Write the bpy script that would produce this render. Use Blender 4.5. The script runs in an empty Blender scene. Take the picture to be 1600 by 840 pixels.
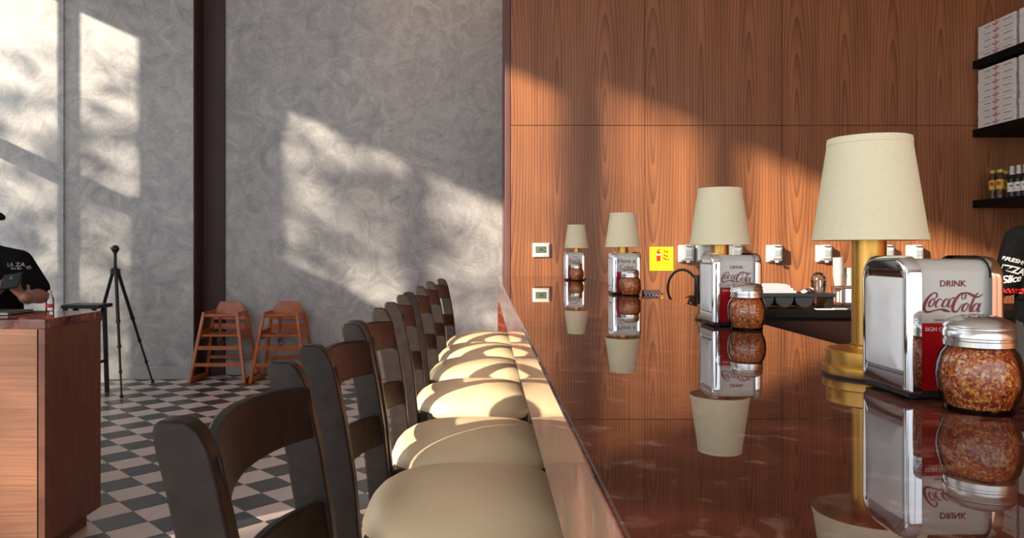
import bpy, bmesh, math, random
from mathutils import Vector, Matrix
from mathutils.bvhtree import BVHTree
random.seed(7)
R = math.radians
SC = bpy.context.scene
COL = SC.collection
H = 1.32                      # eye height
# ------------------------------------------------------------------ camera
cam = bpy.data.cameras.new('camera'); cam_o = bpy.data.objects.new('camera', cam); COL.objects.link(cam_o)
cam.sensor_width = 36; cam.lens = 36*1150/1600
cam.shift_x = 42/1600; cam.shift_y = -29/1600; cam.clip_start = 0.02
cam_o.location = (0, 0, H); cam_o.rotation_euler = (R(90), 0, 0)
SC.camera = cam_o
# ------------------------------------------------------------------ world, sun, exposure
w = bpy.data.worlds.new('sky'); SC.world = w; w.use_nodes = True
bg = w.node_tree.nodes['Background']; bg.inputs[0].default_value = (0.84, 0.92, 1.0, 1); bg.inputs[1].default_value = 1.75
sun = bpy.data.lights.new('sun', 'SUN'); sun.energy = 6.9; sun.color = (1, .85, .66); sun.angle = R(1.3)
sun_o = bpy.data.objects.new('sun', sun); COL.objects.link(sun_o)
SUN = Vector((1.4, 1.0, -.644))
sun_o.rotation_euler = (-SUN).to_track_quat('Z', 'Y').to_euler(); sun_o.location = (-12, -8, 9)
vs = SC.view_settings; vs.view_transform = 'Standard'; vs.look = 'None'; vs.gamma = 1; vs.use_curve_mapping = False
vs.exposure = 0.55
SC.cycles.max_bounces = 10; SC.cycles.diffuse_bounces = 5; SC.cycles.transparent_max_bounces = 16
SC.cycles.sample_clamp_indirect = 6; SC.cycles.use_denoising = True

# ------------------------------------------------------------------ materials
MATS = {}
def newmat(name):
    m = bpy.data.materials.new(name); m.use_nodes = True
    nt = m.node_tree; b = nt.nodes['Principled BSDF']
    MATS[name] = m
    return m, nt, b
def pm(name, col, rough=.5, metal=0, spec=.5, noise=0, nscale=30, bump=0, ior=None, coat=0, sheen=0, emis=None, es=0):
    m, nt, b = newmat(name)
    b.inputs['Base Color'].default_value = (*col, 1); b.inputs['Roughness'].default_value = rough
    b.inputs['Metallic'].default_value = metal; b.inputs['Specular IOR Level'].default_value = spec
    if ior: b.inputs['IOR'].default_value = ior
    b.inputs['Coat Weight'].default_value = coat; b.inputs['Sheen Weight'].default_value = sheen
    if emis: b.inputs['Emission Color'].default_value = (*emis, 1); b.inputs['Emission Strength'].default_value = es
    if noise or bump:
        tc = nt.nodes.new('ShaderNodeTexCoord'); n = nt.nodes.new('ShaderNodeTexNoise')
        n.inputs['Scale'].default_value = nscale; n.inputs['Detail'].default_value = 5
        nt.links.new(tc.outputs['Object'], n.inputs['Vector'])
        if noise:
            r = nt.nodes.new('ShaderNodeValToRGB')
            r.color_ramp.elements[0].position = .3; r.color_ramp.elements[1].position = .7
            r.color_ramp.elements[0].color = (*[c*(1-noise) for c in col], 1)
            r.color_ramp.elements[1].color = (*[min(1, c*(1+noise)) for c in col], 1)
            nt.links.new(n.outputs['Fac'], r.inputs[0]); nt.links.new(r.outputs[0], b.inputs['Base Color'])
        if bump:
            bp = nt.nodes.new('ShaderNodeBump'); bp.inputs['Strength'].default_value = bump; bp.inputs['Distance'].default_value = .003
            nt.links.new(n.outputs['Fac'], bp.inputs['Height']); nt.links.new(bp.outputs[0], b.inputs['Normal'])
    return m
class NT:
    """tiny node helper"""
    def __init__(s, nt): s.nt = nt
    def node(s, t, **k):
        n = s.nt.nodes.new(t)
        for a, v in k.items(): setattr(n, a, v)
        return n
    def put(s, sock, v):
        if hasattr(v, 'links') or isinstance(v, bpy.types.NodeSocket): s.nt.links.new(v, sock)
        else: sock.default_value = v
    def math(s, op, a, b=0, c=0):
        n = s.node('ShaderNodeMath', operation=op)
        s.put(n.inputs[0], a); s.put(n.inputs[1], b); s.put(n.inputs[2], c)
        return n.outputs[0]
    def noise(s, vec, scale, detail=4, rough=.5, dist=0):
        n = s.node('ShaderNodeTexNoise'); s.put(n.inputs['Vector'], vec); n.inputs['Scale'].default_value = scale
        n.inputs['Detail'].default_value = detail; n.inputs['Roughness'].default_value = rough; n.inputs['Distortion'].default_value = dist
        return n.outputs['Fac']
    def ramp(s, fac, stops):
        n = s.node('ShaderNodeValToRGB'); cr = n.color_ramp
        while len(cr.elements) < len(stops): cr.elements.new(.5)
        for e, (p, c) in zip(cr.elements, stops): e.position = p; e.color = (*c, 1)
        s.put(n.inputs[0], fac); return n.outputs[0]
    def comb(s, x, y, z):
        n = s.node('ShaderNodeCombineXYZ'); s.put(n.inputs[0], x); s.put(n.inputs[1], y); s.put(n.inputs[2], z); return n.outputs[0]
    def mix(s, f, a, b, bt='MIX'):
        n = s.node('ShaderNodeMixRGB', blend_type=bt); s.put(n.inputs[0], f); s.put(n.inputs[1], a); s.put(n.inputs[2], b); return n.outputs[0]
    def bump(s, h, st, dist=.002):
        n = s.node('ShaderNodeBump'); n.inputs['Strength'].default_value = st; n.inputs['Distance'].default_value = dist
        s.put(n.inputs['Height'], h); return n.outputs[0]
    def xyz(s):
        tc = s.node('ShaderNodeTexCoord'); sp = s.node('ShaderNodeSeparateXYZ'); s.nt.links.new(tc.outputs['Object'], sp.inputs[0])
        return tc.outputs['Object'], sp.outputs[0], sp.outputs[1], sp.outputs[2]

def veneer(name, light, dark, across='X', zj=2.44, leaf=.43, freq=19, rough=.42):
    """straight/cathedral grain; grain runs along Z, bookmatched about zj"""
    m, nt, b = newmat(name); k = NT(nt)
    o, x, y, z = k.xyz()
    u0 = {'X': x, 'Y': y}[across]
    zz = k.math('ABSOLUTE', k.math('SUBTRACT', z, zj))
    vec = k.comb(k.math('MULTIPLY', u0, 1.0), 0.0, k.math('MULTIPLY', zz, .05))
    wob = k.math('SUBTRACT', k.noise(vec, 3.2, 3), .5)
    leaf_id = k.math('FLOOR', k.math('DIVIDE', u0, leaf))
    wn = k.node('ShaderNodeTexWhiteNoise', noise_dimensions='1D'); nt.links.new(leaf_id, wn.inputs['W'])
    u = k.math('ABSOLUTE', k.math('SUBTRACT', k.math('FRACT', k.math('DIVIDE', u0, leaf)), .5))
    u = k.math('MULTIPLY', u, leaf)
    u = k.math('ADD', u, k.math('MULTIPLY', wob, .020))
    slope = k.math('ADD', k.math('MULTIPLY', wn.outputs[0], .05), .035)
    zt = k.math('MULTIPLY', zz, slope)
    r = k.math('SQRT', k.math('ADD', k.math('MULTIPLY', u, u), k.math('MULTIPLY', zt, zt)))
    ring = k.math('FRACT', k.math('MULTIPLY', r, freq*2.0))
    ring2 = k.math('POWER', ring, 2.6)
    fine = k.noise(k.comb(k.math('MULTIPLY', u0, 120.0), 0.0, k.math('MULTIPLY', z, .9)), 1.0, 3, .7)
    lowf = k.noise(k.comb(k.math('MULTIPLY', u0, 7.0), 0.0, k.math('MULTIPLY', z, .5)), 1.0, 2)
    f = k.math('ADD', k.math('MULTIPLY', ring2, .36), k.math('MULTIPLY', fine, .84))
    f = k.math('ADD', f, k.math('MULTIPLY', k.math('SUBTRACT', lowf, .5), .5))
    c = k.ramp(f, [(.22, light), (.55, tuple((a+d)/2 for a, d in zip(light, dark))), (.95, dark)])
    nt.links.new(c, b.inputs['Base Color']); b.inputs['Roughness'].default_value = rough
    nt.links.new(k.bump(fine, .10, .001), b.inputs['Normal'])
    return m
WOOD = veneer('oak_veneer', (.46, .178, .070), (.105, .031, .012))
WOODY = veneer('oak_veneer_side', (.46, .178, .070), (.105, .031, .012), across='Y')
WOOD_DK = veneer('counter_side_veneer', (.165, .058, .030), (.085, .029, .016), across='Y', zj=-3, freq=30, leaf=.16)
def hgrain(name, light, dark):
    m, nt, b = newmat(name); k = NT(nt); o, x, y, z = k.xyz()
    wob = k.noise(k.comb(k.math('MULTIPLY', x, .8), 0.0, k.math('MULTIPLY', z, 4.0)), 1.5, 2)
    zz = k.math('ADD', z, k.math('MULTIPLY', wob, .05))
    f = k.noise(k.comb(k.math('MULTIPLY', x, 2.2), 0.0, k.math('MULTIPLY', zz, 130.0)), 1.0, 4, .65)
    c = k.ramp(f, [(.3, light), (.75, dark)])
    nt.links.new(c, b.inputs['Base Color']); b.inputs['Roughness'].default_value = .45
    return m
WOOD_H = hgrain('counter_front_veneer', (.34, .155, .085), (.18, .070, .036))
def plaster():
    m, nt, b = newmat('grey_plaster'); k = NT(nt); o, x, y, z = k.xyz()
    n1 = k.noise(o, 3.0, 6, .64, 2.4); n2 = k.noise(o, 9.0, 5, .6, 3.5); n3 = k.noise(o, .7, 2)
    v = k.math('ABSOLUTE', k.math('SUBTRACT', n2, .5)); v = k.math('MULTIPLY', v, 9.0)
    v = k.math('MINIMUM', v, 1.0)
    f = k.math('ADD', k.math('MULTIPLY', n1, .7), k.math('MULTIPLY', v, .10)); f = k.math('ADD', f, k.math('MULTIPLY', n3, .25))
    c = k.ramp(f, [(.34, (.27, .268, .27)), (.54, (.41, .405, .40)), (.74, (.56, .56, .55))])
    nt.links.new(c, b.inputs['Base Color']); b.inputs['Roughness'].default_value = .52
    nt.links.new(k.bump(f, .25, .004), b.inputs['Normal'])
    return m
PLASTER = plaster()
def marble(name, rough, spec, ior, base=(.105, .022, .014), vein=(.36, .17, .12)):
    m, nt, b = newmat(name); k = NT(nt); o, x, y, z = k.xyz()
    n1 = k.noise(o, 10, 4, .55, .6); n2 = k.noise(o, 30, 3, .5, .4); n3 = k.noise(o, 60, 3)
    c = k.ramp(n1, [(.30, tuple(v*.45 for v in base)), (.5, base), (.66, tuple(v*1.9 for v in base)), (.82, vein)])
    sp = k.ramp(n2, [(.58, (0, 0, 0)), (.74, (1, 1, 1))])
    c = k.mix(k.math('MULTIPLY', sp, .55), c, (*vein, 1))
    nt.links.new(c, b.inputs['Base Color']); b.inputs['Roughness'].default_value = rough
    b.inputs['Specular IOR Level'].default_value = spec; b.inputs['IOR'].default_value = ior
    return m
MARBLE = marble('polished_red_marble', .012, .5, 1.8, base=(.092, .024, .015), vein=(.40, .24, .17))
MARBLE_R = marble('red_marble_face', .5, .4, 1.5, base=(.42, .09, .05), vein=(.75, .42, .32))
MARBLE_E = marble('red_marble_edge', .05, .5, 1.75, base=(.085, .022, .016), vein=(.5, .36, .31))
MARBLE_A = marble('apron_marble', .03, .5, 1.5, base=(.34, .12, .085), vein=(.6, .40, .33))
def tilemat(name, col, rough):
    m, nt, b = newmat(name); k = NT(nt); oi = k.node('ShaderNodeObjectInfo'); o, x, y, z = k.xyz()
    geo = k.node('ShaderNodeNewGeometry')
    n = k.noise(geo.outputs['Position'], 9, 3)
    f = k.math('ADD', k.math('MULTIPLY', oi.outputs['Random'], .12), k.math('MULTIPLY', n, .2)); f = k.math('ADD', f, .84)
    c = k.mix(1.0, (*col, 1), k.comb(f, f, f), 'MULTIPLY')
    nt.links.new(c, b.inputs['Base Color']); b.inputs['Roughness'].default_value = rough
    return m
TILE_D = tilemat('dark_tile', (.055, .058, .062), .30)
TILE_L = tilemat('blush_tile', (.62, .50, .455), .30)
GROUT = pm('grout', (.10, .095, .09), .9)
PAINT_W = pm('white_paint', (.82, .80, .77), .7)
CEIL = pm('ceiling_paint', (.80, .78, .75), .8)
BASEB = pm('baseboard_paint', (.40, .40, .395), .5, noise=.08, nscale=4)
DKBROWN = pm('dark_brown', (.050, .026, .022), .6, noise=.15, nscale=3)
TRIM = pm('red_brown_trim', (.16, .065, .06), .5)
CHAIRW = pm('espresso_wood', (.022, .0145, .011), .42, noise=.35, nscale=40, bump=.12, spec=.28)
LEATHER = pm('cream_leather', (.88, .69, .43), .42, noise=.06, nscale=6, bump=.10)
CHROME = pm('chrome', (.83, .84, .85), .07, metal=1)
STEEL = pm('brushed_steel', (.70, .68, .65), .24, metal=1)
BRASS = pm('brushed_brass', (.66, .36, .085), .34, metal=1)
SHADE = pm('cream_linen', (.84, .75, .51), .85, noise=.025, nscale=160, bump=.15)
LABEL_W = pm('cream_enamel', (.55, .52, .465), .28, coat=.3)
LABEL_R = pm('red_enamel', (.44, .006, .012), .25, coat=.3)
INK_R = pm('dark_red_ink', (.20, .010, .022), .45)
INK_B = pm('dark_brown_ink', (.07, .03, .025), .5)
INK_W = pm('white_ink', (.85, .83, .80), .6)
INK_G = pm('grey_ink', (.22, .22, .23), .6)
PAPER = pm('white_paper', (.88, .865, .84), .85, noise=.04, nscale=40, bump=.1)
CARD = pm('white_card', (.88, .86, .84), .7)
CARDEDGE = pm('card_flap', (.45, .43, .42), .8)
RED = pm('red_print', (.55, .03, .045), .6)
BLACK = pm('black_plastic', (.012, .012, .013), .4)
BLACKM = pm('black_metal', (.010, .010, .011), .45)
BLACKS = pm('black_shelf', (.005, .0045, .0045), .6, spec=.15)
TRAYM = pm('charcoal_plastic', (.022, .026, .031), .5, spec=.3)
TEE = pm('black_cotton', (.007, .007, .008), 1, noise=.2, nscale=40, bump=.2, spec=.08)
TEE2 = pm('black_workwear', (.005, .005, .0055), 1, noise=.2, nscale=30, bump=.25, spec=.04)
PANTS = pm('dark_trousers', (.014, .014, .017), .9)
SKIN = pm('skin', (.36, .16, .10), .5, noise=.06, nscale=30)
HAIR = pm('dark_hair', (.012, .009, .007), .6)
EYEW = pm('eye_white', (.75, .73, .70), .3)
LIP = pm('lips', (.30, .09, .07), .5)
SOCK = pm('grey_white_plastic', (.50, .54, .555), .35)
SOCKD = pm('socket_window_grey', (.38, .42, .44), .35)  # slightly darker grey plastic of the socket window
THERM = pm('thermostat_white', (.80, .79, .77), .4)
LCD = pm('lcd_green', (.13, .17, .10), .25)
YELLOW = pm('sign_yellow', (.88, .80, .006), .5)
SIGNRED = pm('sign_red', (.75, .03, .015), .5)
HCW = pm('honey_beech', (.42, .10, .013), .30, noise=.25, nscale=14, coat=.2)
STRAP = pm('maroon_strap', (.17, .028, .03), .7)
YCAP = pm('yellow_cap', (.62, .52, .05), .4)
YLAB = pm('yellow_label', (.70, .50, .03), .5)
HONEY = pm('amber_bottle', (.10, .04, .015), .12)
DARKB = pm('dark_bottle', (.012, .010, .010), .1)
WCAP = pm('white_foil', (.70, .70, .69), .4)
SHOE = pm('black_shoe', (.01, .01, .01), .5)
BULB = pm('warm_bulb', (1, .7, .4), .5, emis=(1, .62, .28), es=40)
def glass(name, tint=(1, 1, 1), spec_rough=.02, base_ref=.06):
    m = bpy.data.materials.new(name); m.use_nodes = True; nt = m.node_tree; nt.nodes.clear(); k = NT(nt)
    out = k.node('ShaderNodeOutputMaterial'); mx = k.node('ShaderNodeMixShader')
    tr = k.node('ShaderNodeBsdfTransparent'); tr.inputs[0].default_value = (*tint, 1)
    gl = k.node('ShaderNodeBsdfGlossy'); gl.inputs['Roughness'].default_value = spec_rough
    fr = k.node('ShaderNodeFresnel'); fr.inputs[0].default_value = 1.5
    nt.links.new(k.math('ADD', fr.outputs[0], base_ref-.04), mx.inputs[0])
    nt.links.new(tr.outputs[0], mx.inputs[1]); nt.links.new(gl.outputs[0], mx.inputs[2]); nt.links.new(mx.outputs[0], out.inputs[0])
    return m
GLASS = glass('clear_glass', (.97, .98, .975)); CLEARP = glass('clear_plastic', (.88, .88, .88), .1, .16)
def chilimat():
    m, nt, b = newmat('chili_flakes'); k = NT(nt); o, x, y, z = k.xyz()
    v = k.node('ShaderNodeTexVoronoi'); v.inputs['Scale'].default_value = 270; nt.links.new(o, v.inputs['Vector'])
    sp = k.node('ShaderNodeSeparateXYZ'); nt.links.new(v.outputs['Color'], sp.inputs[0])
    c = k.ramp(sp.outputs[0], [(0, (.20, .018, .006)), (.3, (.42, .045, .01)), (.55, (.65, .12, .015)), (.75, (.80, .28, .03)), (.93, (.92, .60, .14))])
    nt.links.new(c, b.inputs['Base Color']); b.inputs['Roughness'].default_value = .45
    return m
CHILI = chilimat()
FLK = [pm('flake_red', (.52, .035, .008), .4), pm('flake_orange', (.78, .22, .022), .4), pm('flake_seed', (.92, .60, .13), .4)]
def checker(name, a, bcol, s):
    m, nt, b = newmat(name); k = NT(nt); o, x, y, z = k.xyz()
    c = k.node('ShaderNodeTexChecker'); nt.links.new(o, c.inputs[0]); c.inputs['Scale'].default_value = s
    c.inputs[1].default_value = (*a, 1); c.inputs[2].default_value = (*bcol, 1)
    nt.links.new(c.outputs[0], b.inputs['Base Color']); return m
CHECK = checker('red_check', (.55, .02, .03), (.7, .68, .66), 160)
CHECKD = checker('dark_check', (.10, .015, .02), (.5, .47, .45), 130)

# ------------------------------------------------------------------ mesh builder
class MB:
    def __init__(s): s.v = []; s.f = []; s.m = []; s.cur = 0
    def add(s, vs, fs, mi=None):
        o = len(s.v); s.v += [tuple(p) for p in vs]; s.f += [tuple(i+o for i in f) for f in fs]
        s.m += [s.cur if mi is None else mi]*len(fs); return s
    def box(s, x0, x1, y0, y1, z0, z1):
        v = [(x, y, z) for z in (z0, z1) for y in (y0, y1) for x in (x0, x1)]
        return s.add(v, [(0, 2, 3, 1), (4, 5, 7, 6), (0, 1, 5, 4), (2, 6, 7, 3), (0, 4, 6, 2), (1, 3, 7, 5)])
    def rings(s, rings, closed=True, cap0=True, cap1=True, flip=False):
        n = len(rings[0]); vs = [p for r in rings for p in r]; fs = []
        for i in range(len(rings)-1):
            for j in range(n if closed else n-1):
                a = i*n+j; b2 = i*n+(j+1) % n; fs.append((a, b2, b2+n, a+n))
        if cap0: fs.append(tuple(range(n-1, -1, -1)))
        if cap1: fs.append(tuple((len(rings)-1)*n+j for j in range(n)))
        if flip: fs = [f[::-1] for f in fs]
        return s.add(vs, fs)
    def lathe(s, prof, n=32, c=(0, 0, 0), cap0=True, cap1=True):
        rs = [[(c[0]+r*math.cos(2*math.pi*j/n), c[1]+r*math.sin(2*math.pi*j/n), c[2]+z) for j in range(n)] for r, z in prof]
        return s.rings(rs, True, cap0, cap1)
    def tube(s, pts, rad, n=8, closed=False):
        pts = [Vector(p) for p in pts]; N = len(pts)
        rad = rad if isinstance(rad, (list, tuple)) else [rad]*N
        rs = []; up = None
        for i, p in enumerate(pts):
            t = (pts[(i+1) % N]-pts[i-1]) if closed else (pts[min(i+1, N-1)]-pts[max(i-1, 0)])
            t.normalize()
            if up is None: up = t.orthogonal().normalized()
            up = (up-t*up.dot(t)).normalized(); sd = t.cross(up)
            rs.append([p+up*rad[i]*math.cos(2*math.pi*j/n)+sd*rad[i]*math.sin(2*math.pi*j/n) for j in range(n)])
        if closed: rs.append(rs[0])
        return s.rings(rs, True, not closed, not closed)
    def bar(s, p0, p1, w, h, up=(0, 0, 1)):
        """rectangular bar from p0 to p1"""
        p0, p1 = Vector(p0), Vector(p1); t = (p1-p0).normalized(); up = Vector(up)
        sd = t.cross(up).normalized(); u2 = sd.cross(t)
        rs = [[p+sd*a*w/2+u2*b2*h/2 for a, b2 in ((-1, -1), (1, -1), (1, 1), (-1, 1))] for p in (p0, p1)]
        return s.rings(rs)
    def cap(s, p0, r0, p1, r1, n=14, k=5):
        """tapered capsule"""
        p0, p1 = Vector(p0), Vector(p1); t = p1-p0; L = t.length
        t = t/L if L > 1e-6 else Vector((0, 0, 1)); a = t.orthogonal().normalized(); b2 = t.cross(a)
        rs = []
        for i in range(k+1):
            an = -math.pi/2+i*(math.pi/2)/k+.02*(i == 0)
            rs.append([p0+t*r0*math.sin(an)+(a*math.cos(2*math.pi*j/n)+b2*math.sin(2*math.pi*j/n))*r0*math.cos(an) for j in range(n)])
        for i in range(k+1):
            an = i*(math.pi/2)/k-.02*(i == k)
            rs.append([p1+t*r1*math.sin(an)+(a*math.cos(2*math.pi*j/n)+b2*math.sin(2*math.pi*j/n))*r1*math.cos(an) for j in range(n)])
        return s.rings(rs)
    def ell(s, c, rx, ry, rz, n=20, k=12):
        rs = []
        for i in range(k+1):
            an = -math.pi/2+math.pi*i/k; an = max(-1.54, min(1.54, an))
            rs.append([(c[0]+rx*math.cos(an)*math.cos(2*math.pi*j/n), c[1]+ry*math.cos(an)*math.sin(2*math.pi*j/n), c[2]+rz*math.sin(an)) for j in range(n)])
        return s.rings(rs)
    def loft(s, secs, n=28, e=2.4):
        """secs: (cx, cy, z, rx, ry) superellipse sections"""
        rs = []
        for cx, cy, z, rx, ry in secs:
            r = []
            for j in range(n):
                a = 2*math.pi*j/n; ca, sa = math.cos(a), math.sin(a)
                r.append((cx+rx*math.copysign(abs(ca)**(2/e), ca), cy+ry*math.copysign(abs(sa)**(2/e), sa), z))
            rs.append(r)
        return s.rings(rs)
    def xf(s, M):
        s.v = [tuple(M @ Vector(p)) for p in s.v]; return s
    def mesh(s, name, mats, smooth=False, angle=35):
        me = bpy.data.meshes.new(name); me.from_pydata(s.v, [], s.f)
        for m in (mats if isinstance(mats, (list, tuple)) else [mats]): me.materials.append(m)
        me.polygons.foreach_set('material_index', s.m)
        bm = bmesh.new(); bm.from_mesh(me); bmesh.ops.recalc_face_normals(bm, faces=bm.faces); bm.to_mesh(me); bm.free()
        if smooth:
            me.polygons.foreach_set('use_smooth', [True]*len(me.polygons)); me.set_sharp_from_angle(angle=R(angle))
        me.update(); return me
    def build(s, name, mats, parent=None, smooth=False, bevel=0, angle=35, loc=None, seg=2):
        o = bpy.data.objects.new(name, s.mesh(name, mats, smooth, angle)); COL.objects.link(o)
        if parent: o.parent = parent
        if loc: o.location = loc
        if bevel:
            b = o.modifiers.new('bevel', 'BEVEL'); b.width = bevel; b.segments = seg; b.limit_method = 'ANGLE'; b.angle_limit = R(40)
        return o
def tag(o, label=None, cat=None, group=None, kind=None):
    if label: o['label'] = label
    if cat: o['category'] = cat
    if group: o['group'] = group
    if kind: o['kind'] = kind
    return o
def thing(name, label, cat, loc=(0, 0, 0), rz=0, group=None):
    o = bpy.data.objects.new(name, None); COL.objects.link(o); o.location = loc; o.rotation_euler = (0, 0, rz)
    o.empty_display_size = .05
    return tag(o, label, cat, group)
def dup(root, loc=None, rz=None, label=None, group=None):
    r = root.copy(); COL.objects.link(r)
    if loc: r.location = loc
    if rz is not None: r.rotation_euler = (0, 0, rz)
    if label: r['label'] = label
    if group: r['group'] = group
    for ch in list(root.children):
        c = ch.copy(); COL.objects.link(c); c.parent = r
        for g in list(ch.children):
            d = g.copy(); COL.objects.link(d); d.parent = c
    return r
def struct(name, mb, m, parent=None, **k):
    o = mb.build(name, m, parent, **k)
    if parent is None: o['kind'] = 'structure'
    return o
def px(x, y, d):
    """world point at depth d seen at pixel x, y of the photograph"""
    return Vector(((x-758)/1150*d, d, H-(y-391)/1150*d))
def textmesh(s, size, align='CENTER', shear=0, spacing=1, ext=.0002, bold=0):
    cu = bpy.data.curves.new('t', 'FONT'); cu.body = s; cu.size = size; cu.align_x = align; cu.shear = shear
    cu.space_character = spacing; cu.extrude = ext; cu.offset = bold; cu.resolution_u = 3
    o = bpy.data.objects.new('t', cu); COL.objects.link(o)
    dg = bpy.context.evaluated_depsgraph_get()
    me = bpy.data.meshes.new_from_object(o.evaluated_get(dg))
    mb = MB(); mb.add([v.co[:] for v in me.vertices], [tuple(p.vertices) for p in me.polygons])
    bpy.data.objects.remove(o); bpy.data.curves.remove(cu); bpy.data.meshes.remove(me)
    return mb
SW = 1.35
def stroke(mb, pts, n=8, z=.0003):
    """calligraphic ribbon through (x, y, width) points, Catmull-Rom"""
    P = [pts[0]]+list(pts)+[pts[-1]]; out = []
    for i in range(1, len(P)-2):
        for t in range(n):
            u = t/n
            out.append(tuple(.5*((2*P[i][c])+(-P[i-1][c]+P[i+1][c])*u+(2*P[i-1][c]-5*P[i][c]+4*P[i+1][c]-P[i+2][c])*u*u+(-P[i-1][c]+3*P[i][c]-3*P[i+1][c]+P[i+2][c])*u**3) for c in range(3)))
    out.append(tuple(P[-2])); vs = []
    for i, p in enumerate(out):
        a, b2 = out[max(i-1, 0)], out[min(i+1, len(out)-1)]
        dx, dy = b2[0]-a[0], b2[1]-a[1]; L = math.hypot(dx, dy) or 1; w2 = max(p[2], .5)/2*SW
        vs += [(p[0]-dy/L*w2, p[1]+dx/L*w2, z), (p[0]+dy/L*w2, p[1]-dx/L*w2, z)]
    mb.add(vs, [(2*i, 2*i+1, 2*i+3, 2*i+2) for i in range(len(out)-1)])

# ================================================================== THE ROOM
XW = -5.2; YG = 7.82; YP = 7.55; YB = 6.60; XR = 4.85; YF = -5.0; ZC = 6.2
CORNER = -2.994             # right edge of the grey pier
# ---- floor: grout bed with diagonal chequer tiles
fl = struct('floor', MB().box(XW-.3, XR+.2, YF-.2, YG+.2, -.12, -.0015), GROUT)
S = .2; u0, v0 = 1.276, -3.798
g = S/2-.0012
tm = {}
for key, m in (('d', TILE_D), ('l', TILE_L)):
    q = g*math.sqrt(2)
    tm[key] = MB().rings([[(q*s2, 0, z), (0, q*s2, z), (-q*s2, 0, z), (0, -q*s2, z)] for z, s2 in ((-.008, 1), (-.0006, 1), (0, .992))], cap0=False).mesh('tile', m)
cands = []; rest = []
for i in range(-60, 60):
    for j in range(-60, 60):
        uu, vv = u0+S*i, v0+S*j; X = (uu+vv)/math.sqrt(2); Y = (uu-vv)/math.sqrt(2)
        if not (XW+.1 < X < XR-.1 and YF+.1 < Y < YG-.02): continue
        dark = (i+j) % 2 == 0
        sx = 758+1150*X/Y if Y > .5 else -1; sy = 391+1150*H/Y if Y > .5 else 9999
        vis = Y > 2.6 and 130 < sx < 800 and sy < 880
        if vis and X < -.25-.0*Y: cands.append((Y, X, dark))
        else: rest.append((X, Y, dark))
cands.sort()
for Y, X, dark in cands[:300]:
    o = bpy.data.objects.new('tile', tm['d' if dark else 'l']); COL.objects.link(o); o.parent = fl; o.location = (X, Y, 0)
mb = MB()
for X, Y, dark in rest+[(x, y, d) for y, x, d in cands[300:]]:
    q = g*math.sqrt(2)
    mb.add([(X+q, Y, 0), (X, Y+q, 0), (X-q, Y, 0), (X, Y-q, 0)], [(0, 1, 2, 3)], 0 if dark else 1)
tf = mb.build('tile_field', [TILE_D, TILE_L], fl); tf['kind'] = 'stuff'
# ---- ceiling and the walls out of view
struct('ceiling', MB().box(XW-.3, XR+.2, YF-.2, YG+.3, ZC, ZC+.15), CEIL)
struct('wall_right', MB().box(XR, XR+.15, YF, YG+.1, 0, ZC), WOODY)
wl = MB()
def lw(y0, y1, z0, z1): wl.box(XW-.06, XW, y0, y1, z0, z1)
lw(YF, -1.9, 3.0, ZC); lw(-1.98, -1.84, 0, 4); lw(-3.5, -3.35, 0, 3.1)                                   # unseen stretch beside the camera, opened low down to add fill light
lw(2.3, 2.95, 5.45, 5.8)
lw(-1.9, 2.95, 5.72, ZC); lw(2.95, YP+.2, 4.27, ZC)   # heads
lw(-1.9, 1.34, 3.75, 4.30)                            # unseen beam, placed to keep the bar top out of the sun
for a, b_ in ((1.21, 1.46), (2.11, 2.38), (2.95, 3.2), (4.51, 4.68), (5.62, 6.34), (6.80, 6.90), (-.62, -.50)): lw(a, b_, 0, 5.8)
lw(1.27, 6.4, 0, 2.62)                                # unseen high sill, placed to keep sun off the floor
lw(6.4, YP+.2, 2.40, 2.58)                            # transom of the far bay
struct('wall_left', wl, PAINT_W)
wb = MB().box(XW, XR, YF-.15, YF, 4.6, ZC)  # unseen front, left open between posts to add fill light
for x in (-5.2, -2.7, -.2, 2.3, 4.7): wb.box(x, x+.15, YF-.15, YF, 0, 4.6)
struct('wall_behind', wb, PAINT_W)
# ---- grey plaster walls
gw = struct('wall_far', MB().box(CORNER, .3, YG, YG+.15, 0, ZC), PLASTER)
pier = struct('wall_pier', MB().box(XW, CORNER, YP, YG+.15, 0, ZC), PLASTER)
struct('brown_strip_1', MB().box(CORNER, CORNER+.235, YG-.03, YG, 0, ZC).box(CORNER, CORNER+.012, YP+.01, YG, 0, ZC), DKBROWN)  # dark brown strip beside the pier, plus a thin sheet on its side
nib = struct('wall_nib', MB().box(XW, (99-758)/1150*(YP-.02), YP-.02, YP, 0, ZC), PLASTER)
struct('baseboard_pier', MB().box(XW, CORNER, YP-.012, YP, 0, .125).box(XW, -4.40, YP-.033, YP-.02, 0, .125), BASEB, bevel=.003)
struct('baseboard_far', MB().box(CORNER+.235, .18, YG-.012, YG, 0, .12), BASEB, bevel=.003)
def hatch(x0, x1, y0, y1, d, parent):
    a, b_ = px(x0, y1, d), px(x1, y0, d)
    f = MB(); t = .005
    f.box(a.x, b_.x, d-.0015, d+.001, a.z, a.z+t).box(a.x, b_.x, d-.0015, d+.001, b_.z-t, b_.z)
    f.box(a.x, a.x+t, d-.0015, d+.001, a.z, b_.z).box(b_.x-t, b_.x, d-.0015, d+.001, a.z, b_.z)
    j = f.build('hatch_joint', BASEB, parent)
    MB().box(a.x+t, b_.x-t, d-.003, d+.001, a.z+t, b_.z-t).build('hatch_panel', PLASTER, parent)
hatch(514, 577, 320, 381, YG, gw); hatch(190, 238, 327, 374, YP, pier)
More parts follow.
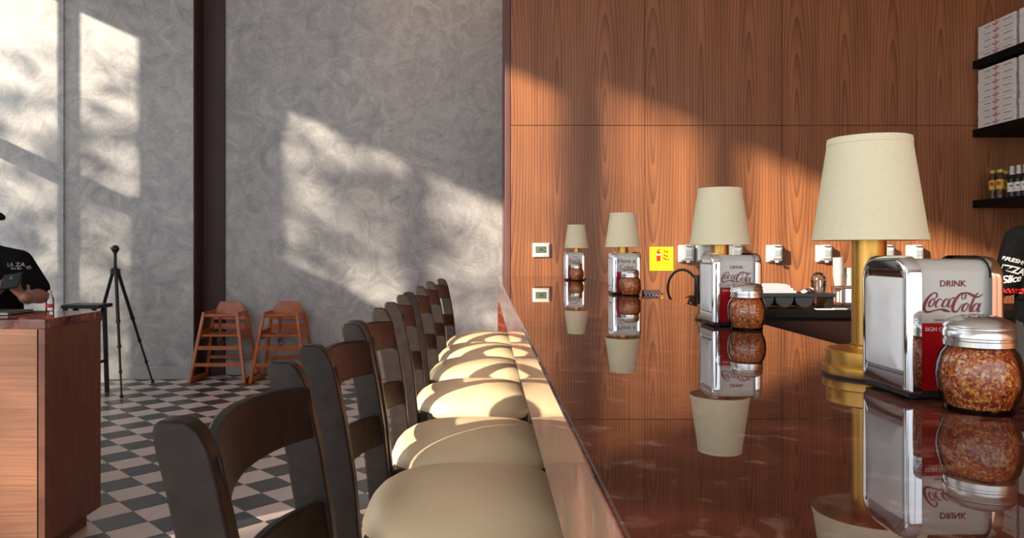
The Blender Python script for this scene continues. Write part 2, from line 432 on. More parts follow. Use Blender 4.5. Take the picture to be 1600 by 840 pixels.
# ---- wood wall: panels on a dark backing
ww = struct('wall_wood', MB().box(.19, XR, YB+.02, YG, 0, ZC), DKBROWN)
ed = [.228, 1.431, 2.661, 3.868, XR]
for r0, r1 in ((0, 2.44), (2.44, 4.88), (4.88, ZC)):
    for a, b_ in zip(ed[:-1], ed[1:]):
        MB().box(a+.0022, b_-.0022, YB, YB+.02, r0+.0022, r1-.0022).build('panel', WOOD, ww, bevel=.0015, seg=1)
MB().box(.182, .226, YB-.004, YG, 0, ZC).build('end_trim', TRIM, ww, bevel=.003)

# ================================================================== THE BAR
XL, XE, ZT, ZA = .097, .745, H-.197, H-.352
bar = thing('bar_counter', 'long polished red marble bar counter running to the wood wall', 'counter', (0, 0, 0))
sl_ = [(XL, ZA), (XL+.03, ZA), (XL+.03, ZT-.05), (XE, ZT-.05), (XE, ZT), (XL, ZT)]
MB().rings([[(x, y, z) for x, z in sl_] for y in (-1.2, 5.66)]).build('slab', MARBLE, bar, bevel=.003)
MB().box(XL, XE, 5.56, 5.655, 0, ZA).build('end_panel', MARBLE_R, bar)
MB().box(.40, XE-.03, -1.2, 5.56, 0, ZT-.05).build('body', WOODY, bar)
tube = MB()
MB().box(XL-.0012, XL+.004, -1.19, 5.658, ZA+.002, ZT-.004).build('apron', MARBLE_A, bar, bevel=.001)
# ---- work counter against the wood wall
wc = thing('work_counter', 'black topped work counter with dark front against the wood wall', 'counter', (0, 0, 0))
WZ = .845
MB().box(1.69, XR-.002, 5.88, YB-.002, WZ-.065, WZ).build('worktop', BLACKS, wc, bevel=.004)
MB().box(1.72, XR-.002, 5.93, YB-.002, .1, WZ-.065).build('front', pm('dark_wood_front', (.022, .008, .006), .6, spec=.2), wc)
MB().box(1.75, XR-.002, 5.98, YB-.002, 0, .1).build('plinth', BLACK, wc)

# ================================================================== HOST COUNTER (left)
hx, hy0, hy1, hz = -1.869, 3.125, 3.58, 1.027
hc = thing('host_counter', 'wood veneered host counter with red stone top at the left', 'counter', (0, 0, 0))
MB().box(-3.7, hx-.035, hy0+.01, hy1, .075, hz-.04).build('body', WOOD_H, hc)
MB().box(-3.7, hx-.028, hy0, hy0+.012, .075, hz-.04).build('front_panel', WOOD_H, hc)
MB().box(hx-.035, hx, hy0, hy1, .075, hz-.04).build('side_panel', WOOD_DK, hc, bevel=.0015)
MB().box(-3.7, hx-.045, hy0+.045, hy1-.045, 0, .075).build('toe_kick', WOOD_DK, hc)
MB().box(-3.72, hx+.002, hy0-.004, hy1+.004, hz-.04, hz).build('stone_top', [MARBLE_E], hc, bevel=.003)
tb = thing('menu_folder', 'dark flat folder lying on the host counter in front of the person', 'folder', (-2.30, 3.40, hz))
MB().box(-.34, .155, -.09, .10, 0, .006).build('cover', BLACK, tb, bevel=.002)
MB().box(-.33, .15, -.085, .095, .006, .009).build('page_block', CARD, tb); MB().box(-.34, .155, -.09, .10, .009, .014).build('top_cover', BLACK, tb, bevel=.002)

# ================================================================== BAR CHAIRS
def make_chair():
    t = thing('bar_chair', 'x', 'chair')
    x0 = .06
    def post(sy):
        # (height, x of the rear face, depth in x)
        path = [(0, -.275, .036), (.35, -.225, .042), (.60, -.205, .046), (.74, -.207, .048), (.82, -.215, .050), (.92, -.226, .052), (1.02, -.243, .053), (1.09, -.258, .053), (1.125, -.267, .052), (1.142, -.270, .046), (1.151, -.268, .034), (1.154, -.262, .018)]
        rs = []
        for z, xr, dp in path:
            a = xr+x0-.055; b_ = a+dp; yh = .0145
            rs.append([(a, sy-yh, z), (b_, sy-yh, z), (b_, sy+yh, z), (a, sy+yh, z)])
        return MB().rings(rs)
    for sy in (-.19, .19): post(sy).build('post', CHAIRW, t, smooth=True, bevel=.004, angle=40)
    def slat(z0, z1, xm, bul, arch):
        N = 14; rs = []
        for i in range(N+1):
            s2 = -1+2*i/N; y = s2*.187; x = xm+x0-.025-bul*(1-s2*s2); k = arch*(1-s2*s2); th = .016
            lean = .17*(z1-z0)
            rs.append([(x, y, z0+k*.6), (x+th, y, z0+k*.6), (x+th-lean, y, z1+k), (x-lean, y, z1+k)])
        return MB().rings(rs)
    slat(1.040, 1.115, -.240, .045, .012).build('slat', CHAIRW, t, smooth=True, bevel=.004)
    slat(.880, .945, -.215, .045, .012).build('slat', CHAIRW, t, smooth=True, bevel=.004)
    for sy in (-.185, .185):
        MB().bar((.245, sy*1.05, 0), (.215, sy*.93, .80), .036, .036, up=(1, 0, 0)).build('leg', CHAIRW, t, bevel=.004)
        MB().bar((-.19, sy, .30), (.20, sy, .30), .02, .03).build('stretcher', CHAIRW, t, bevel=.003)
    MB().bar((.235, -.19, .22), (.235, .19, .22), .026, .036).build('footrest', CHAIRW, t, bevel=.004)
    MB().bar((-.20, -.19, .36), (-.20, .19, .36), .02, .03).build('stretcher', CHAIRW, t, bevel=.003)
    MB().box(-.165, .235, -.182, .182, .735, .795).build('seat_frame', CHAIRW, t, bevel=.006)
    # cushion
    top = .866; prof = [(.02, 0), (.2, -.001), (.4, -.005), (.55, -.010), (.7, -.018), (.82, -.028), (.91, -.040), (.97, -.054), (1.0, -.070), (.99, -.082), (.965, -.089), (.90, -.090)]
    rs = []; n = 56
    for r, dz in prof[::-1]:
        ring = []
        for j in range(n):
            a = 2*math.pi*j/n; ca, sa = math.cos(a), math.sin(a); e = 2/(3.0+1.2*max(0, ca))
            ex = math.copysign(abs(ca)**e, ca); ey = math.copysign(abs(sa)**e, sa)
            xx = .026+.206*r*ex; yy = (.212+.008*ex*r)*r*ey
            pk = 0
            if r > .9 and ex > .55: pk = .0016*math.sin(j*7.3)*(r > .93)
            ring.append((xx+pk, yy+pk*(-1 if sa < 0 else 1), top+dz))
        rs.append(ring)
    c = MB().rings(rs).build('cushion', LEATHER, t, smooth=True, angle=60)
    return t
chair = make_chair()
spots = [(.92, -.060, 0, 'cream seat', 'dark wooden bar chair nearest the camera, its seat below the picture'),
         (1.490, -.060, 0, '', 'dark bar chair second from the camera, its cream seat filling the lower middle'),
         (1.940, -.062, 0, '', 'dark bar chair with cream cushion, third from the camera'),
         (2.565, -.062, 1, '', 'dark bar chair with cream cushion, fourth from the camera, in the middle of the row'),
         (3.12, -.055, -2, '', 'dark bar chair with cream cushion, third from the far end of the row'),
         (3.62, -.050, -3, '', 'dark bar chair with cream cushion, last but one in the row'),
         (4.12, -.035, -6, '', 'dark bar chair with cream cushion at the far end of the row')]
for i, (y, x, a, _, lab) in enumerate(spots):
    o = chair if i == 0 else dup(chair)
    o.location = (x, y, 0); o.rotation_euler = (0, 0, R(a)); tag(o, lab, 'chair', 'bar chairs along the counter')

# ================================================================== LAMPS, DISPENSERS, JARS
def make_lamp():
    t = thing('table_lamp', 'x', 'lamp')
    MB().lathe([(.066, 0), (.067, .002), (.067, .016), (.0655, .018)], 48).build('base', BRASS, t, smooth=True)
    MB().lathe([(.061, .018), (.0615, .020), (.0615, .040), (.060, .042), (.012, .043)], 48).build('base_drum', BRASS, t, smooth=True)
    MB().lathe([(.068, 0), (.0685, .0015), (.0685, .004), (.067, .0045)], 48).build('base_pad', BLACK, t, smooth=True)
    MB().lathe([(.0285, .043), (.0285, .048), (.025, .050), (.025, .235), (.012, .238), (.010, .30)], 32).build('pole', BRASS, t, smooth=True)
    b0, b1, z0, z1 = .0825, .0595, .213, .373
    sh = MB().lathe([(b0-.0025, z0+.001), (b0, z0), (b1, z1), (b1-.0025, z1), (b0-.0025, z0+.001)], 64, cap0=False, cap1=False).build('lamp_shade', SHADE, t, smooth=True)
    for (za, zb) in ((z0, z0+.010), (z1-.010, z1)):
        ra = b0+(b1-b0)*(za-z0)/(z1-z0); rb = b0+(b1-b0)*(zb-z0)/(z1-z0)
        MB().lathe([(ra, za-.0004), (ra+.0009, za), (rb+.0009, zb), (rb, zb+.0004)], 64, cap0=False, cap1=False).build('shade_trim', SHADE, sh, smooth=True)
    m = MB()
    for k in range(3):
        a = 2*math.pi*k/3; m.tube([(0, 0, .30), (.056*math.cos(a), .056*math.sin(a), .362)], .0015, 6)
    m.build('shade_carrier', BRASS, t)
    return t
def rr(y0, y1, z0, z1, rt, rb, x, n=7):
    """rounded rectangle in the YZ plane at x"""
    pts = []
    for (cy, cz, r, a0) in ((y1-rb, z0+rb, rb, -90), (y1-rt, z1-rt, rt, 0), (y0+rt, z1-rt, rt, 90), (y0+rb, z0+rb, rb, 180)):
        for i in range(n):
            a = R(a0+90*i/(n-1)); pts.append((x, cy+r*math.cos(a), cz+r*math.sin(a)))
    return pts
DW, DD, DH = .130, .12, .19
def cola_script(s):
    """flowing script wordmark, drawn as strokes in a 560 x 200 box, scaled to width s"""
    m = MB()
    Z = lambda L: [(x-890, 480-y, w_) for x, y, w_ in L]
    def st(L): stroke(m, Z(L))
    st([(726, 446, 3), (744, 424, 9), (742, 398, 8), (716, 394, 8), (676, 424, 13), (640, 478, 19), (626, 530, 18), (640, 564, 15), (672, 568, 12), (720, 556, 9), (770, 545, 11), (812, 550, 17), (842, 560, 14), (866, 568, 5), (826, 566, 3), (800, 566, 2)])
    def oval(cx, cy, rx, ry, sl, wa, wb, a0=60, a1=420):
        L = []
        for i in range(15):
            a = R(a0+(a1-a0)*i/14); c_, s_ = math.cos(a), math.sin(a)
            L.append((cx+rx*c_+sl*ry*s_, cy-ry*s_, wa+(wb-wa)*max(0, -c_)))
        st(L)
    oval(696, 484, 21, 37, .45, 6, 13)                       # o
    oval(758, 486, 22, 38, .45, 5, 13, 35, 300)              # c
    oval(822, 486, 22, 38, .45, 5, 13, 50, 410)              # a
    st([(872, 444, 8), (852, 490, 11), (844, 518, 11), (856, 524, 6), (872, 506, 3)])
    st([(716, 474, 3), (734, 478, 4), (748, 466, 3)])
    st([(776, 516, 5), (794, 504, 4), (806, 486, 3)])
    st([(884, 442, 11), (904, 438, 11)])                     # hyphen
    st([(980, 452, 4), (1002, 442, 8), (1010, 412, 8), (992, 394, 8), (960, 404, 12), (922, 446, 17), (894, 502, 20), (888, 546, 17), (906, 568, 13), (936, 556, 8), (962, 516, 5), (984, 494, 4)])
    st([(980, 452, 4), (972, 430, 5), (984, 404, 6), (1012, 392, 9), (1050, 404, 15), (1086, 424, 17), (1118, 430, 11), (1146, 418, 7), (1166, 402, 3)])
    oval(1003, 526, 22, 38, .45, 6, 13)                      # o
    st([(1026, 500, 3), (1042, 506, 4)])
    st([(1128, 398, 5), (1108, 404, 8), (1084, 446, 12), (1052, 520, 13), (1046, 556, 11), (1058, 564, 7), (1078, 544, 4)])
    oval(1096, 528, 22, 38, .45, 5, 13, 50, 410)             # a
    st([(1146, 486, 8), (1128, 530, 12), (1118, 560, 12), (1130, 566, 6), (1146, 550, 3)])
    k = s/556; m.v = [(x*k, y*k, z) for x, y, z in m.v]
    return m
def serif(s, text, h):
    """upright book lettering: plain letters with foot and head serifs"""
    return textmesh(text, h)
FACE = Matrix(((1, 0, 0, 0), (0, 0, -1, 0), (0, 1, 0, 0), (0, 0, 0, 1)))     # text plane -> facing -Y
def on_face(mb, x, y, z): mb.v = [(a+x, y-c, b_+z) for a, b_, c in mb.v]; return mb
def make_dispenser(kind):
    t = thing('napkin_dispenser', 'x', 'napkin dispenser')
    hw, hd = DW/2, DD/2; fl_ = .019
    # painted centre body: rounded-top profile extruded in x, red below, cream above
    y0, y1 = -hd+.009, hd-.009; zs = .101; bx = hw-fl_+.002
    body = MB().rings([rr(y0, y1, .010, DH-.005, .020, .003, x) for x in (-bx, bx)]).build('body', LABEL_W, t, smooth=True)
    MB().box(-bx+.0005, bx-.0005, y0-.0008, y0+.004, .0105, zs).build('red_panel', LABEL_R, body)
    MB().box(-bx+.0005, bx-.0005, y1-.004, y1+.0008, .0105, zs).build('red_panel', LABEL_R, body)
    yf = y0-.0006
    if kind == 'cola':
        on_face(textmesh('DRINK', .0115, bold=.0001), 0, yf, .1495).build('lettering', INK_R, body)
        on_face(cola_script(.080), 0, yf, .1285).build('script_lettering', INK_R, body)
        m = MB()
        for i in range(14): m.box(-.024+i*.0035, -.0218+i*.0035, yf-.0003, yf, .1040, .1062)
        m.build('small_print', INK_G, body)
        on_face(textmesh('SIGN OF GOOD TASTE', .0072), 0, yf-.0004, .0905).build('lettering', INK_W, body)
    else:
        on_face(textmesh('Have a', .0285, bold=.0001), 0, yf, .141).build('lettering', INK_B, body)
        on_face(textmesh('Coke', .0285, bold=.0001), 0, yf, .113).build('lettering', INK_B, body)
        m = MB()
        for (cx, cz, L) in ((-.0358, .141, 'H'), (-.0235, .141, 'H')):
            m.box(cx-.0035, cx+.0035, yf-.0003, yf, cz-.0003, cz+.0009); m.box(cx-.0035, cx+.0035, yf-.0003, yf, cz+.0188, cz+.0200)
        m.build('serif', INK_B, body)
        m = MB()
        for i in range(12): m.box(-.024+i*.004, -.0215+i*.004, yf-.0003, yf, .1035, .1055)
        m.build('small_print', INK_G, body)
    for sx in (-1, 1):
        xo = sx*hw; xi = sx*(hw-fl_)
        outer = [rr(-hd, hd, .008, DH, .030, .004, xi), rr(-hd, hd, .008, DH, .030, .004, xo-sx*.008), rr(-hd+.0012, hd-.0012, .009, DH-.0012, .029, .004, xo-sx*.004),
                 rr(-hd+.004, hd-.004, .011, DH-.004, .027, .004, xo-sx*.001), rr(-hd+.008, hd-.008, .014, DH-.008, .024, .004, xo),
                 rr(-.0465, .0465, .034, .162, .003, .003, xo-sx*.003), rr(-.0455, .0455, .035, .161, .003, .003, xo-sx*.009)]
        f = MB().rings(outer, cap0=False, cap1=False)
        f.build('face_plate', CHROME, t, smooth=True, angle=50)
        # napkin stack bulging a little out of the opening
        n = [rr(-.0450, .0450, .0355, .1605, .003, .003, xo-sx*.016), rr(-.0450, .0450, .0355, .1605, .003, .003, xo-sx*.003),
             rr(-.043, .043, .038, .158, .006, .006, xo+sx*.0015), rr(-.02, .02, .07, .13, .01, .01, xo+sx*.004)]
        MB().rings(n).build('napkin_stack', PAPER, t, smooth=True, angle=60)
    MB().box(-hw+.004, hw-.004, -hd+.006, hd-.006, .003, .012).build('base_tray', BLACK, t, bevel=.001)
    for sx in (-1, 1):
        for sy in (-1, 1): MB().lathe([(.007, 0), (.008, .001), (.008, .004)], 14, (sx*(hw-.02), sy*(hd-.02), 0)).build('foot', BLACK, t, smooth=True)
    return t
def make_jar():
    t = thing('chili_jar', 'x', 'jar')
    r = .0465
    prof = [(.004, .0), (.036, 0), (.0385, .002), (.0385, .010), (.041, .016), (.0442, .030), (.0455, .044), (.0445, .058), (.0410, .071), (.0365, .079), (.0335, .083), (.0335, .092)]
    def ribbed(prof, amp, n=96):
        rs = []
        for rad, z in prof:
            k = amp*max(0, min(1, (z-.012)/.01))*max(0, min(1, (.082-z)/.012))
            rs.append([((rad+k*abs(math.cos(7*(2*math.pi*j/n+z*9))))*math.cos(2*math.pi*j/n), (rad+k*abs(math.cos(7*(2*math.pi*j/n+z*9))))*math.sin(2*math.pi*j/n), z) for j in range(n)])
        return rs
    MB().rings(ribbed(prof, .0012), cap1=False).build('glass', GLASS, t, smooth=True, angle=60)
    ip = [(.003, .006), (.032, .006), (.0345, .012), (.0372, .022), (.0400, .036), (.0402, .050), (.0378, .062), (.0340, .072), (.030, .078), (.02, .079), (.002, .080)]
    co = MB().lathe(ip, 40).build('chili', CHILI, t, smooth=True, angle=70); 
    rnd = random.Random(3); m = MB()
    for i in range(2800):
        z = rnd.uniform(.007, .077); a = rnd.uniform(0, 2*math.pi)
        for q in range(len(ip)-1):
            if ip[q][1] <= z <= ip[q+1][1]:
                f = (z-ip[q][1])/max(1e-6, ip[q+1][1]-ip[q][1]); rad = ip[q][0]+(ip[q+1][0]-ip[q][0])*f; break
        rad = min(rad+rnd.uniform(-.001, .0006), .0410)
        c = Vector((rad*math.cos(a), rad*math.sin(a), z)); nrm = Vector((math.cos(a), math.sin(a), rnd.uniform(-.4, .4))).normalized()
        ta = nrm.orthogonal().normalized(); tb_ = nrm.cross(ta); an = rnd.uniform(0, 6.3); ta, tb_ = ta*math.cos(an)+tb_*math.sin(an), tb_*math.cos(an)-ta*math.sin(an)
        k = rnd.random(); mi = 0 if k < .46 else (1 if k < .84 else 2); s2 = rnd.uniform(.0009, .0021) if mi < 2 else rnd.uniform(.0010, .0015)
        m.add([c+ta*s2*1.3, c+tb_*s2*.8+nrm*.0005, c-ta*s2*1.1, c-tb_*s2*.9+nrm*.0004], [(0, 1, 2, 3)], mi)
    fo = m.build('chili_flakes', FLK, co); fo['kind'] = 'stuff'
    lid = MB().lathe([(.0365, .080), (.0385, .081), (.0385, .087), (.0372, .088), (.0372, .0905), (.0388, .0915), (.0388, .099), (.0375, .1005), (.0370, .103), (.0385, .104), (.0375, .107), (.033, .112), (.025, .1155), (.013, .1178), (.002, .1183)], 48).build('lid', STEEL, t, smooth=True, angle=50)
    m = MB()
    for ring, cnt in ((.0, 1), (.009, 6), (.018, 11)):
        for k in range(cnt):
            a = 2*math.pi*k/max(1, cnt)+ring*40; zt = .1186-(ring/.033)**2*.0052
            m.lathe([(.0017, 0), (.0017, .0002)], 10, (ring*math.cos(a), ring*math.sin(a), zt))
    m.build('shaker_holes', BLACK, lid)
    return t
lamp = make_lamp(); jar = make_jar(); d_cola = make_dispenser('cola'); d_coke = make_dispenser('coke')
where = ['nearest the camera', 'second from the camera, beside the wall sockets', 'beside the yellow fire sign', 'farthest along the bar, beside the thermostat']
#        dispenser near-left corner X, Y ; lamp X, Y ; jar X, Y
sets = [(.553, .964, .605, 1.160, .607, .905), (.587, 1.90, .668, 2.096, .652, 1.835), (.567, 3.28, .650, 3.476, .633, 3.21), (.532, 4.87, .628, 5.066, .596, 4.79)]
used = {}
for i, (dx, dy, lx, ly, jx, jy) in enumerate(sets):
    o = lamp if i == 0 else dup(lamp); o.location = (lx, ly, ZT)
    tag(o, 'brass table lamp with cream shade '+where[i], 'lamp', 'lamps on the bar')
    src = d_coke if i == 2 else d_cola
    if src not in used: used[src] = 1; o = src
    else: o = dup(src)
    o.location = (dx+DW/2, dy+DD/2, ZT)
    tag(o, ['chrome napkin dispenser with red and cream cola label nearest the camera', 'chrome napkin dispenser with cola label in front of the second lamp from the camera', 'chrome napkin dispenser lettered Have a Coke beside the fire sign', 'chrome napkin dispenser with cola label farthest along the bar'][i], 'napkin dispenser', 'napkin dispensers on the bar')
    o = jar if i == 0 else dup(jar); o.location = (jx, jy, ZT); o.rotation_euler = (0, 0, i*1.3)
    tag(o, 'glass shaker jar of chili flakes '+['nearest the camera', 'in front of the second dispenser from the camera', 'in front of the Have a Coke dispenser', 'in front of the farthest dispenser'][i], 'jar', 'chili jars on the bar')
cb = thing('checkered_packet', 'small dark checkered packet on the bar edge beside the Have a Coke dispenser', 'packet', (.737, 3.30, ZT))
MB().box(-.030, .045, -.02, .02, 0, .019).build('sleeve', CHECKD, cb, bevel=.001)
MB().box(.045, .060, -.018, .018, .001, .005).build('flap', INK_B, cb)

# ================================================================== ON THE WOOD WALL
def make_socket():
    t = thing('wall_socket', 'x', 'socket')
    MB().box(-.070, .070, -.028, 0, -.078, .078).build('back_box', SOCK, t, bevel=.012, seg=3)
    MB().box(-.062, .062, -.062, -.028, -.066, .070).build('cover', SOCK, t, bevel=.016, seg=3)
    MB().box(-.036, .040, -.074, -.062, -.045, .050).build('flap', SOCK, t, bevel=.008)
    MB().box(-.022, .026, -.078, -.074, -.022, .030).build('window', SOCKD, t, bevel=.003)
    MB().box(-.026, .026, -.080, -.030, .066, .079).build('hinge', SOCK, t, bevel=.003)
    MB().box(-.012, .014, -.076, -.058, -.080, -.062).build('latch', SOCK, t, bevel=.002)
    return t
sk = make_socket(); sk.scale = (1, 1.25, 1)
sl = ['leftmost wall socket, beside the yellow fire sign', 'wall socket second from the fire sign, half behind the second lamp', 'wall socket right above the second dispenser from the camera', 'wall socket in the open wood panel right of the second dispenser', 'wall socket above the stacked cups', 'wall socket just right of the nearest lamp pole', 'rightmost wall socket above the nearest dispenser']
for i, xp in enumerate((1075, 1102, 1150, 1212, 1289, 1385, 1430)):
    o = sk if i == 0 else dup(sk)
    p = px(xp-4, 396, YB); o.location = (p.x, YB, p.z); tag(o, 'grey weatherproof '+sl[i], 'socket', 'sockets on the wood wall')
p = px(845.5, 390.5, YB)
th = thing('thermostat', 'white wall thermostat with green display left of the farthest lamp', 'thermostat', (p.x, YB, p.z))
MB().box(-.078, .078, -.022, 0, -.064, .064).build('housing', THERM, th, bevel=.010, seg=3)
MB().box(-.066, .066, -.027, -.022, -.052, .052).build('bezel', THERM, th, bevel=.006)
MB().box(-.052, .046, -.0285, -.026, -.026, .034).build('display', LCD, th)
m = MB()
for xx, zz, a, b_ in ((-.012, .004, .010, .018), (.004, .004, .010, .018), (-.04, -.018, .02, .003), (.018, -.018, .016, .003), (.022, .02, .012, .004)): m.box(xx, xx+a, -.0290, -.0284, zz-b_/2, zz+b_/2)
m.build('display_digits', BLACK, th)
p = px(1033.5, 404, YB)
fs = thing('fire_sign', 'yellow square fire extinguisher sign with red symbols on the wood wall', 'sign', (p.x, YB, p.z))
a = .1065
MB().box(-a, a, -.004, 0, -a, a).build('plate', YELLOW, fs)
m = MB()
for s2 in (-1, 1):
    m.box(s2*.097-.001, s2*.097+.001, -.0047, -.004, -.097, .097); m.box(-.097, .097, -.0047, -.004, s2*.097-.001, s2*.097+.001)
m.box(-.09, .09, -.0047, -.004, -.034, -.0325); m.build('border_line', INK_B, fs)
m = MB(); m.box(-.045, -.010, -.005, -.004, -.022, .028); m.box(-.043, -.012, -.005, -.004, .045, .052)
m.rings([[(-.0275+.0175*math.cos(R(q))*s2, yy, .050+.016*math.sin(R(q))) for q in range(0, 181, 20)] for yy, s2 in ((-.005, 1), (-.004, 1))])
m.box(-.033, -.022, -.005, -.004, .064, .080); m.bar((-.030, -.0045, .080), (-.006, -.0045, .086), .001, .006, up=(0, 0, 1))
m.tube([(-.033, -.0045, .076), (-.048, -.0045, .074), (-.052, -.0045, .060)], .002, 6)
m.build('extinguisher_symbol', SIGNRED, fs)
MB().box(-.044, -.011, -.0052, -.004, .029, .044).build('extinguisher_band', CARD, fs)
m = MB()
for (xx, zz, k_) in ((30, 66, 1.0), (52, 60, 1.0), (28, 30, 1.1), (50, 24, 1.1), (38, -4, 1.1), (60, -8, .8), (20, 4, .7)):
    q = MB(); stroke(q, [(xx-9*k_, zz+14*k_, 2), (xx-5*k_, zz+5*k_, 8), (xx+1*k_, zz-2*k_, 9), (xx+10*k_, zz-9*k_, 4)])
    m.add([(x*.001, -.0046, y*.001) for x, y, z in q.v], q.f)
m.build('flame_symbol', SIGNRED, fs)
m = MB(); rn = random.Random(5)
for row, zz in ((0, -.048), (1, -.064), (2, -.083)):
    xx = -.07+row*.004
    while xx < .072:
        L = rn.uniform(.004, .011); m.bar((xx, -.0044, zz+rn.uniform(-.003, .003)), (xx+L, -.0044, zz+rn.uniform(-.003, .004)), .0006, .0028 if row < 2 else .0015); xx += L+rn.uniform(.001, .004)
m.build('caption_print', INK_B, fs)

# ================================================================== ON THE WORK COUNTER
tr = thing('cutlery_tray', 'charcoal plastic cutlery tray with round bins on the work counter', 'tray', (0, 0, WZ))
ty = 5.98; f = lambda xp, d=ty: (xp-758)/1150*d
x0, x1 = f(1098), f(1306)
MB().box(x0, x1, ty, ty+.26, .095, .125).build('rim', TRAYM, tr, bevel=.006)
for i in range(6):
    c = f(1227+31*(i-4)); rs = []
    for y in (ty+.01, ty+.25):
        rs.append([(c+.073*math.cos(R(q)), y, .095+.083*math.sin(R(q))) for q in range(-180, 1, 15)])
    MB().rings(rs).build('bin', TRAYM, tr, smooth=True, angle=50)
for xx in (x0+.03, x1-.03): MB().box(xx-.02, xx+.02, ty+.02, ty+.24, 0, .096).build('support', BLACK, tr)
for k in range(7):
    xr_ = f(1247)-.012*k+.01*(k % 2)
    nk = thing('paper_napkin', 'white folded napkin stack layer on the cutlery tray, '+['lowest', 'second from bottom', 'third from bottom', 'in the middle', 'third from top', 'second from top', 'topmost'][k], 'napkin', (0, 0, WZ+.125+k*.0105), group='folded napkins on the tray')
    MB().box(x0+.02, xr_, ty+.03, ty+.22, 0, .010).build('fold', PAPER, nk, bevel=.004); MB().box(x0+.025, xr_-.012, ty+.028, ty+.20, .003, .0065).build('inner_fold', CARDEDGE, nk)
can = thing('wrapped_sweets', 'crumpled dark and white wrapped packets on the tray corner', 'packets', (f(1270), ty+.06, WZ+.125))
rn = random.Random(9)
for k in range(7):
    c = (rn.uniform(-.06, .065), rn.uniform(-.03, .03), .014+.014*(k % 2)); m = MB().ell(c, .028, .016, .013, 9, 6)
    m.v = [tuple(q+rn.uniform(-.003, .003) for q in v) for v in m.v]; m.v = [(a_, b_, max(0, c_)) for a_, b_, c_ in m.v]
    m.build('packet', [INK_B, PAPER, CHROME][k % 3], can)
dm = thing('dome_cup', 'clear plastic cup with dome lid behind the cutlery tray', 'cup', (f(1279, 6.32), 6.32, WZ))
MB().lathe([(.05, 0), (.052, .002), (.062, .21), (.064, .215), (.062, .216), (.05, .004)], 32, cap1=False).build('cup', CLEARP, dm, smooth=True)
MB().lathe([(.067, .214), (.067, .222), (.062, .226), (.058, .25), (.044, .275), (.02, .288), (.004, .291)], 32, cap0=False).build('dome_lid', CLEARP, dm, smooth=True)
def cupstack(xp, yt, n, lab, d):
    p = px(xp, yt, d); t = thing('cup_stack', lab, 'cups', (p.x, d, WZ+ST))
    h = p.z-WZ-ST; st = (h-.10)/max(1, n-1)
    for k in range(n):
        z = k*st
        MB().lathe([(.033, z), (.044, z+.092), (.046, z+.094), (.046, z+.099), (.043, z+.10), (.032, z+.004)], 28, cap1=False).build('cup', CARDW, t, smooth=True)
CARDW = pm('silver_white_cup', (.58, .575, .57), .3, metal=.3)
ST = .175
ca = thing('steel_caddy', 'steel holder box under the stacked cups on the work counter', 'holder', (0, 0, WZ))
cy = 6.26; g0, g1 = f(1300, cy), f(1350, cy)
MB().box(g0, g1, cy, cy+.2, ST-.012, ST).build('top_plate', STEEL, ca, bevel=.002)
for xx in (g0, g0+.085, g1-.012): MB().box(xx, xx+.012, cy, cy+.012, 0, ST-.012).build('upright', CHROME, ca)
for xx in (g0, g1-.012): MB().box(xx, xx+.012, cy+.188, cy+.2, 0, ST-.012).build('upright', CHROME, ca)
MB().box(g0+.10, g1-.015, cy+.02, cy+.18, .03, ST-.03).build('napkin_block', PAPER, ca, bevel=.004)
MB().box(g0+.09, g1-.01, cy+.01, cy+.19, .0, .03).build('bottom_plate', STEEL, ca)
cupstack(1310, 402, 9, 'taller stack of pale cups above the steel holder', 6.35); cupstack(1326, 418, 7, 'shorter stack of pale cups right beside the tallest cups', 6.38)
cd = thing('card_slip', 'thin white card lying at the front edge of the work counter', 'card', (f(1295, 5.92), 5.925, WZ))
MB().box(-.10, .04, -.03, .03, 0, .006).build('card', CARD, cd); MB().box(.04, .14, -.025, .028, 0, .010).build('slip', CARDEDGE, cd)
hs = thing('hose_tap', 'black looped hose tap at the left end of the work counter', 'tap', (f(1089, 5.98), 5.98, WZ))
p0 = px(1090, 470, 5.98)-Vector(hs.location)
MB().lathe([(.026, 0), (.026, .10), (.021, .105), (.021, .27), (.017, .275)], 20).build('column', BLACKM, hs, smooth=True)
c = px(1066, 450, 5.98)-Vector(hs.location); rx = .118; rz = .150
pts = [(c.x+rx*math.cos(R(q)), 0, c.z+rz*math.sin(R(q))) for q in range(28, 300, 12)]
MB().tube([(.0, 0, .27), (-.004, 0, c.z+.085)]+pts[1:]+[(-.05, 0, .10), (0, 0, .085)], .0105, 10).build('hose', BLACK, hs, smooth=True)
MB().tube([(-.10, -.005, .088), (-.075, -.01, .10), (-.045, -.01, .112)], .004, 6).build('lever', STRAP, hs)

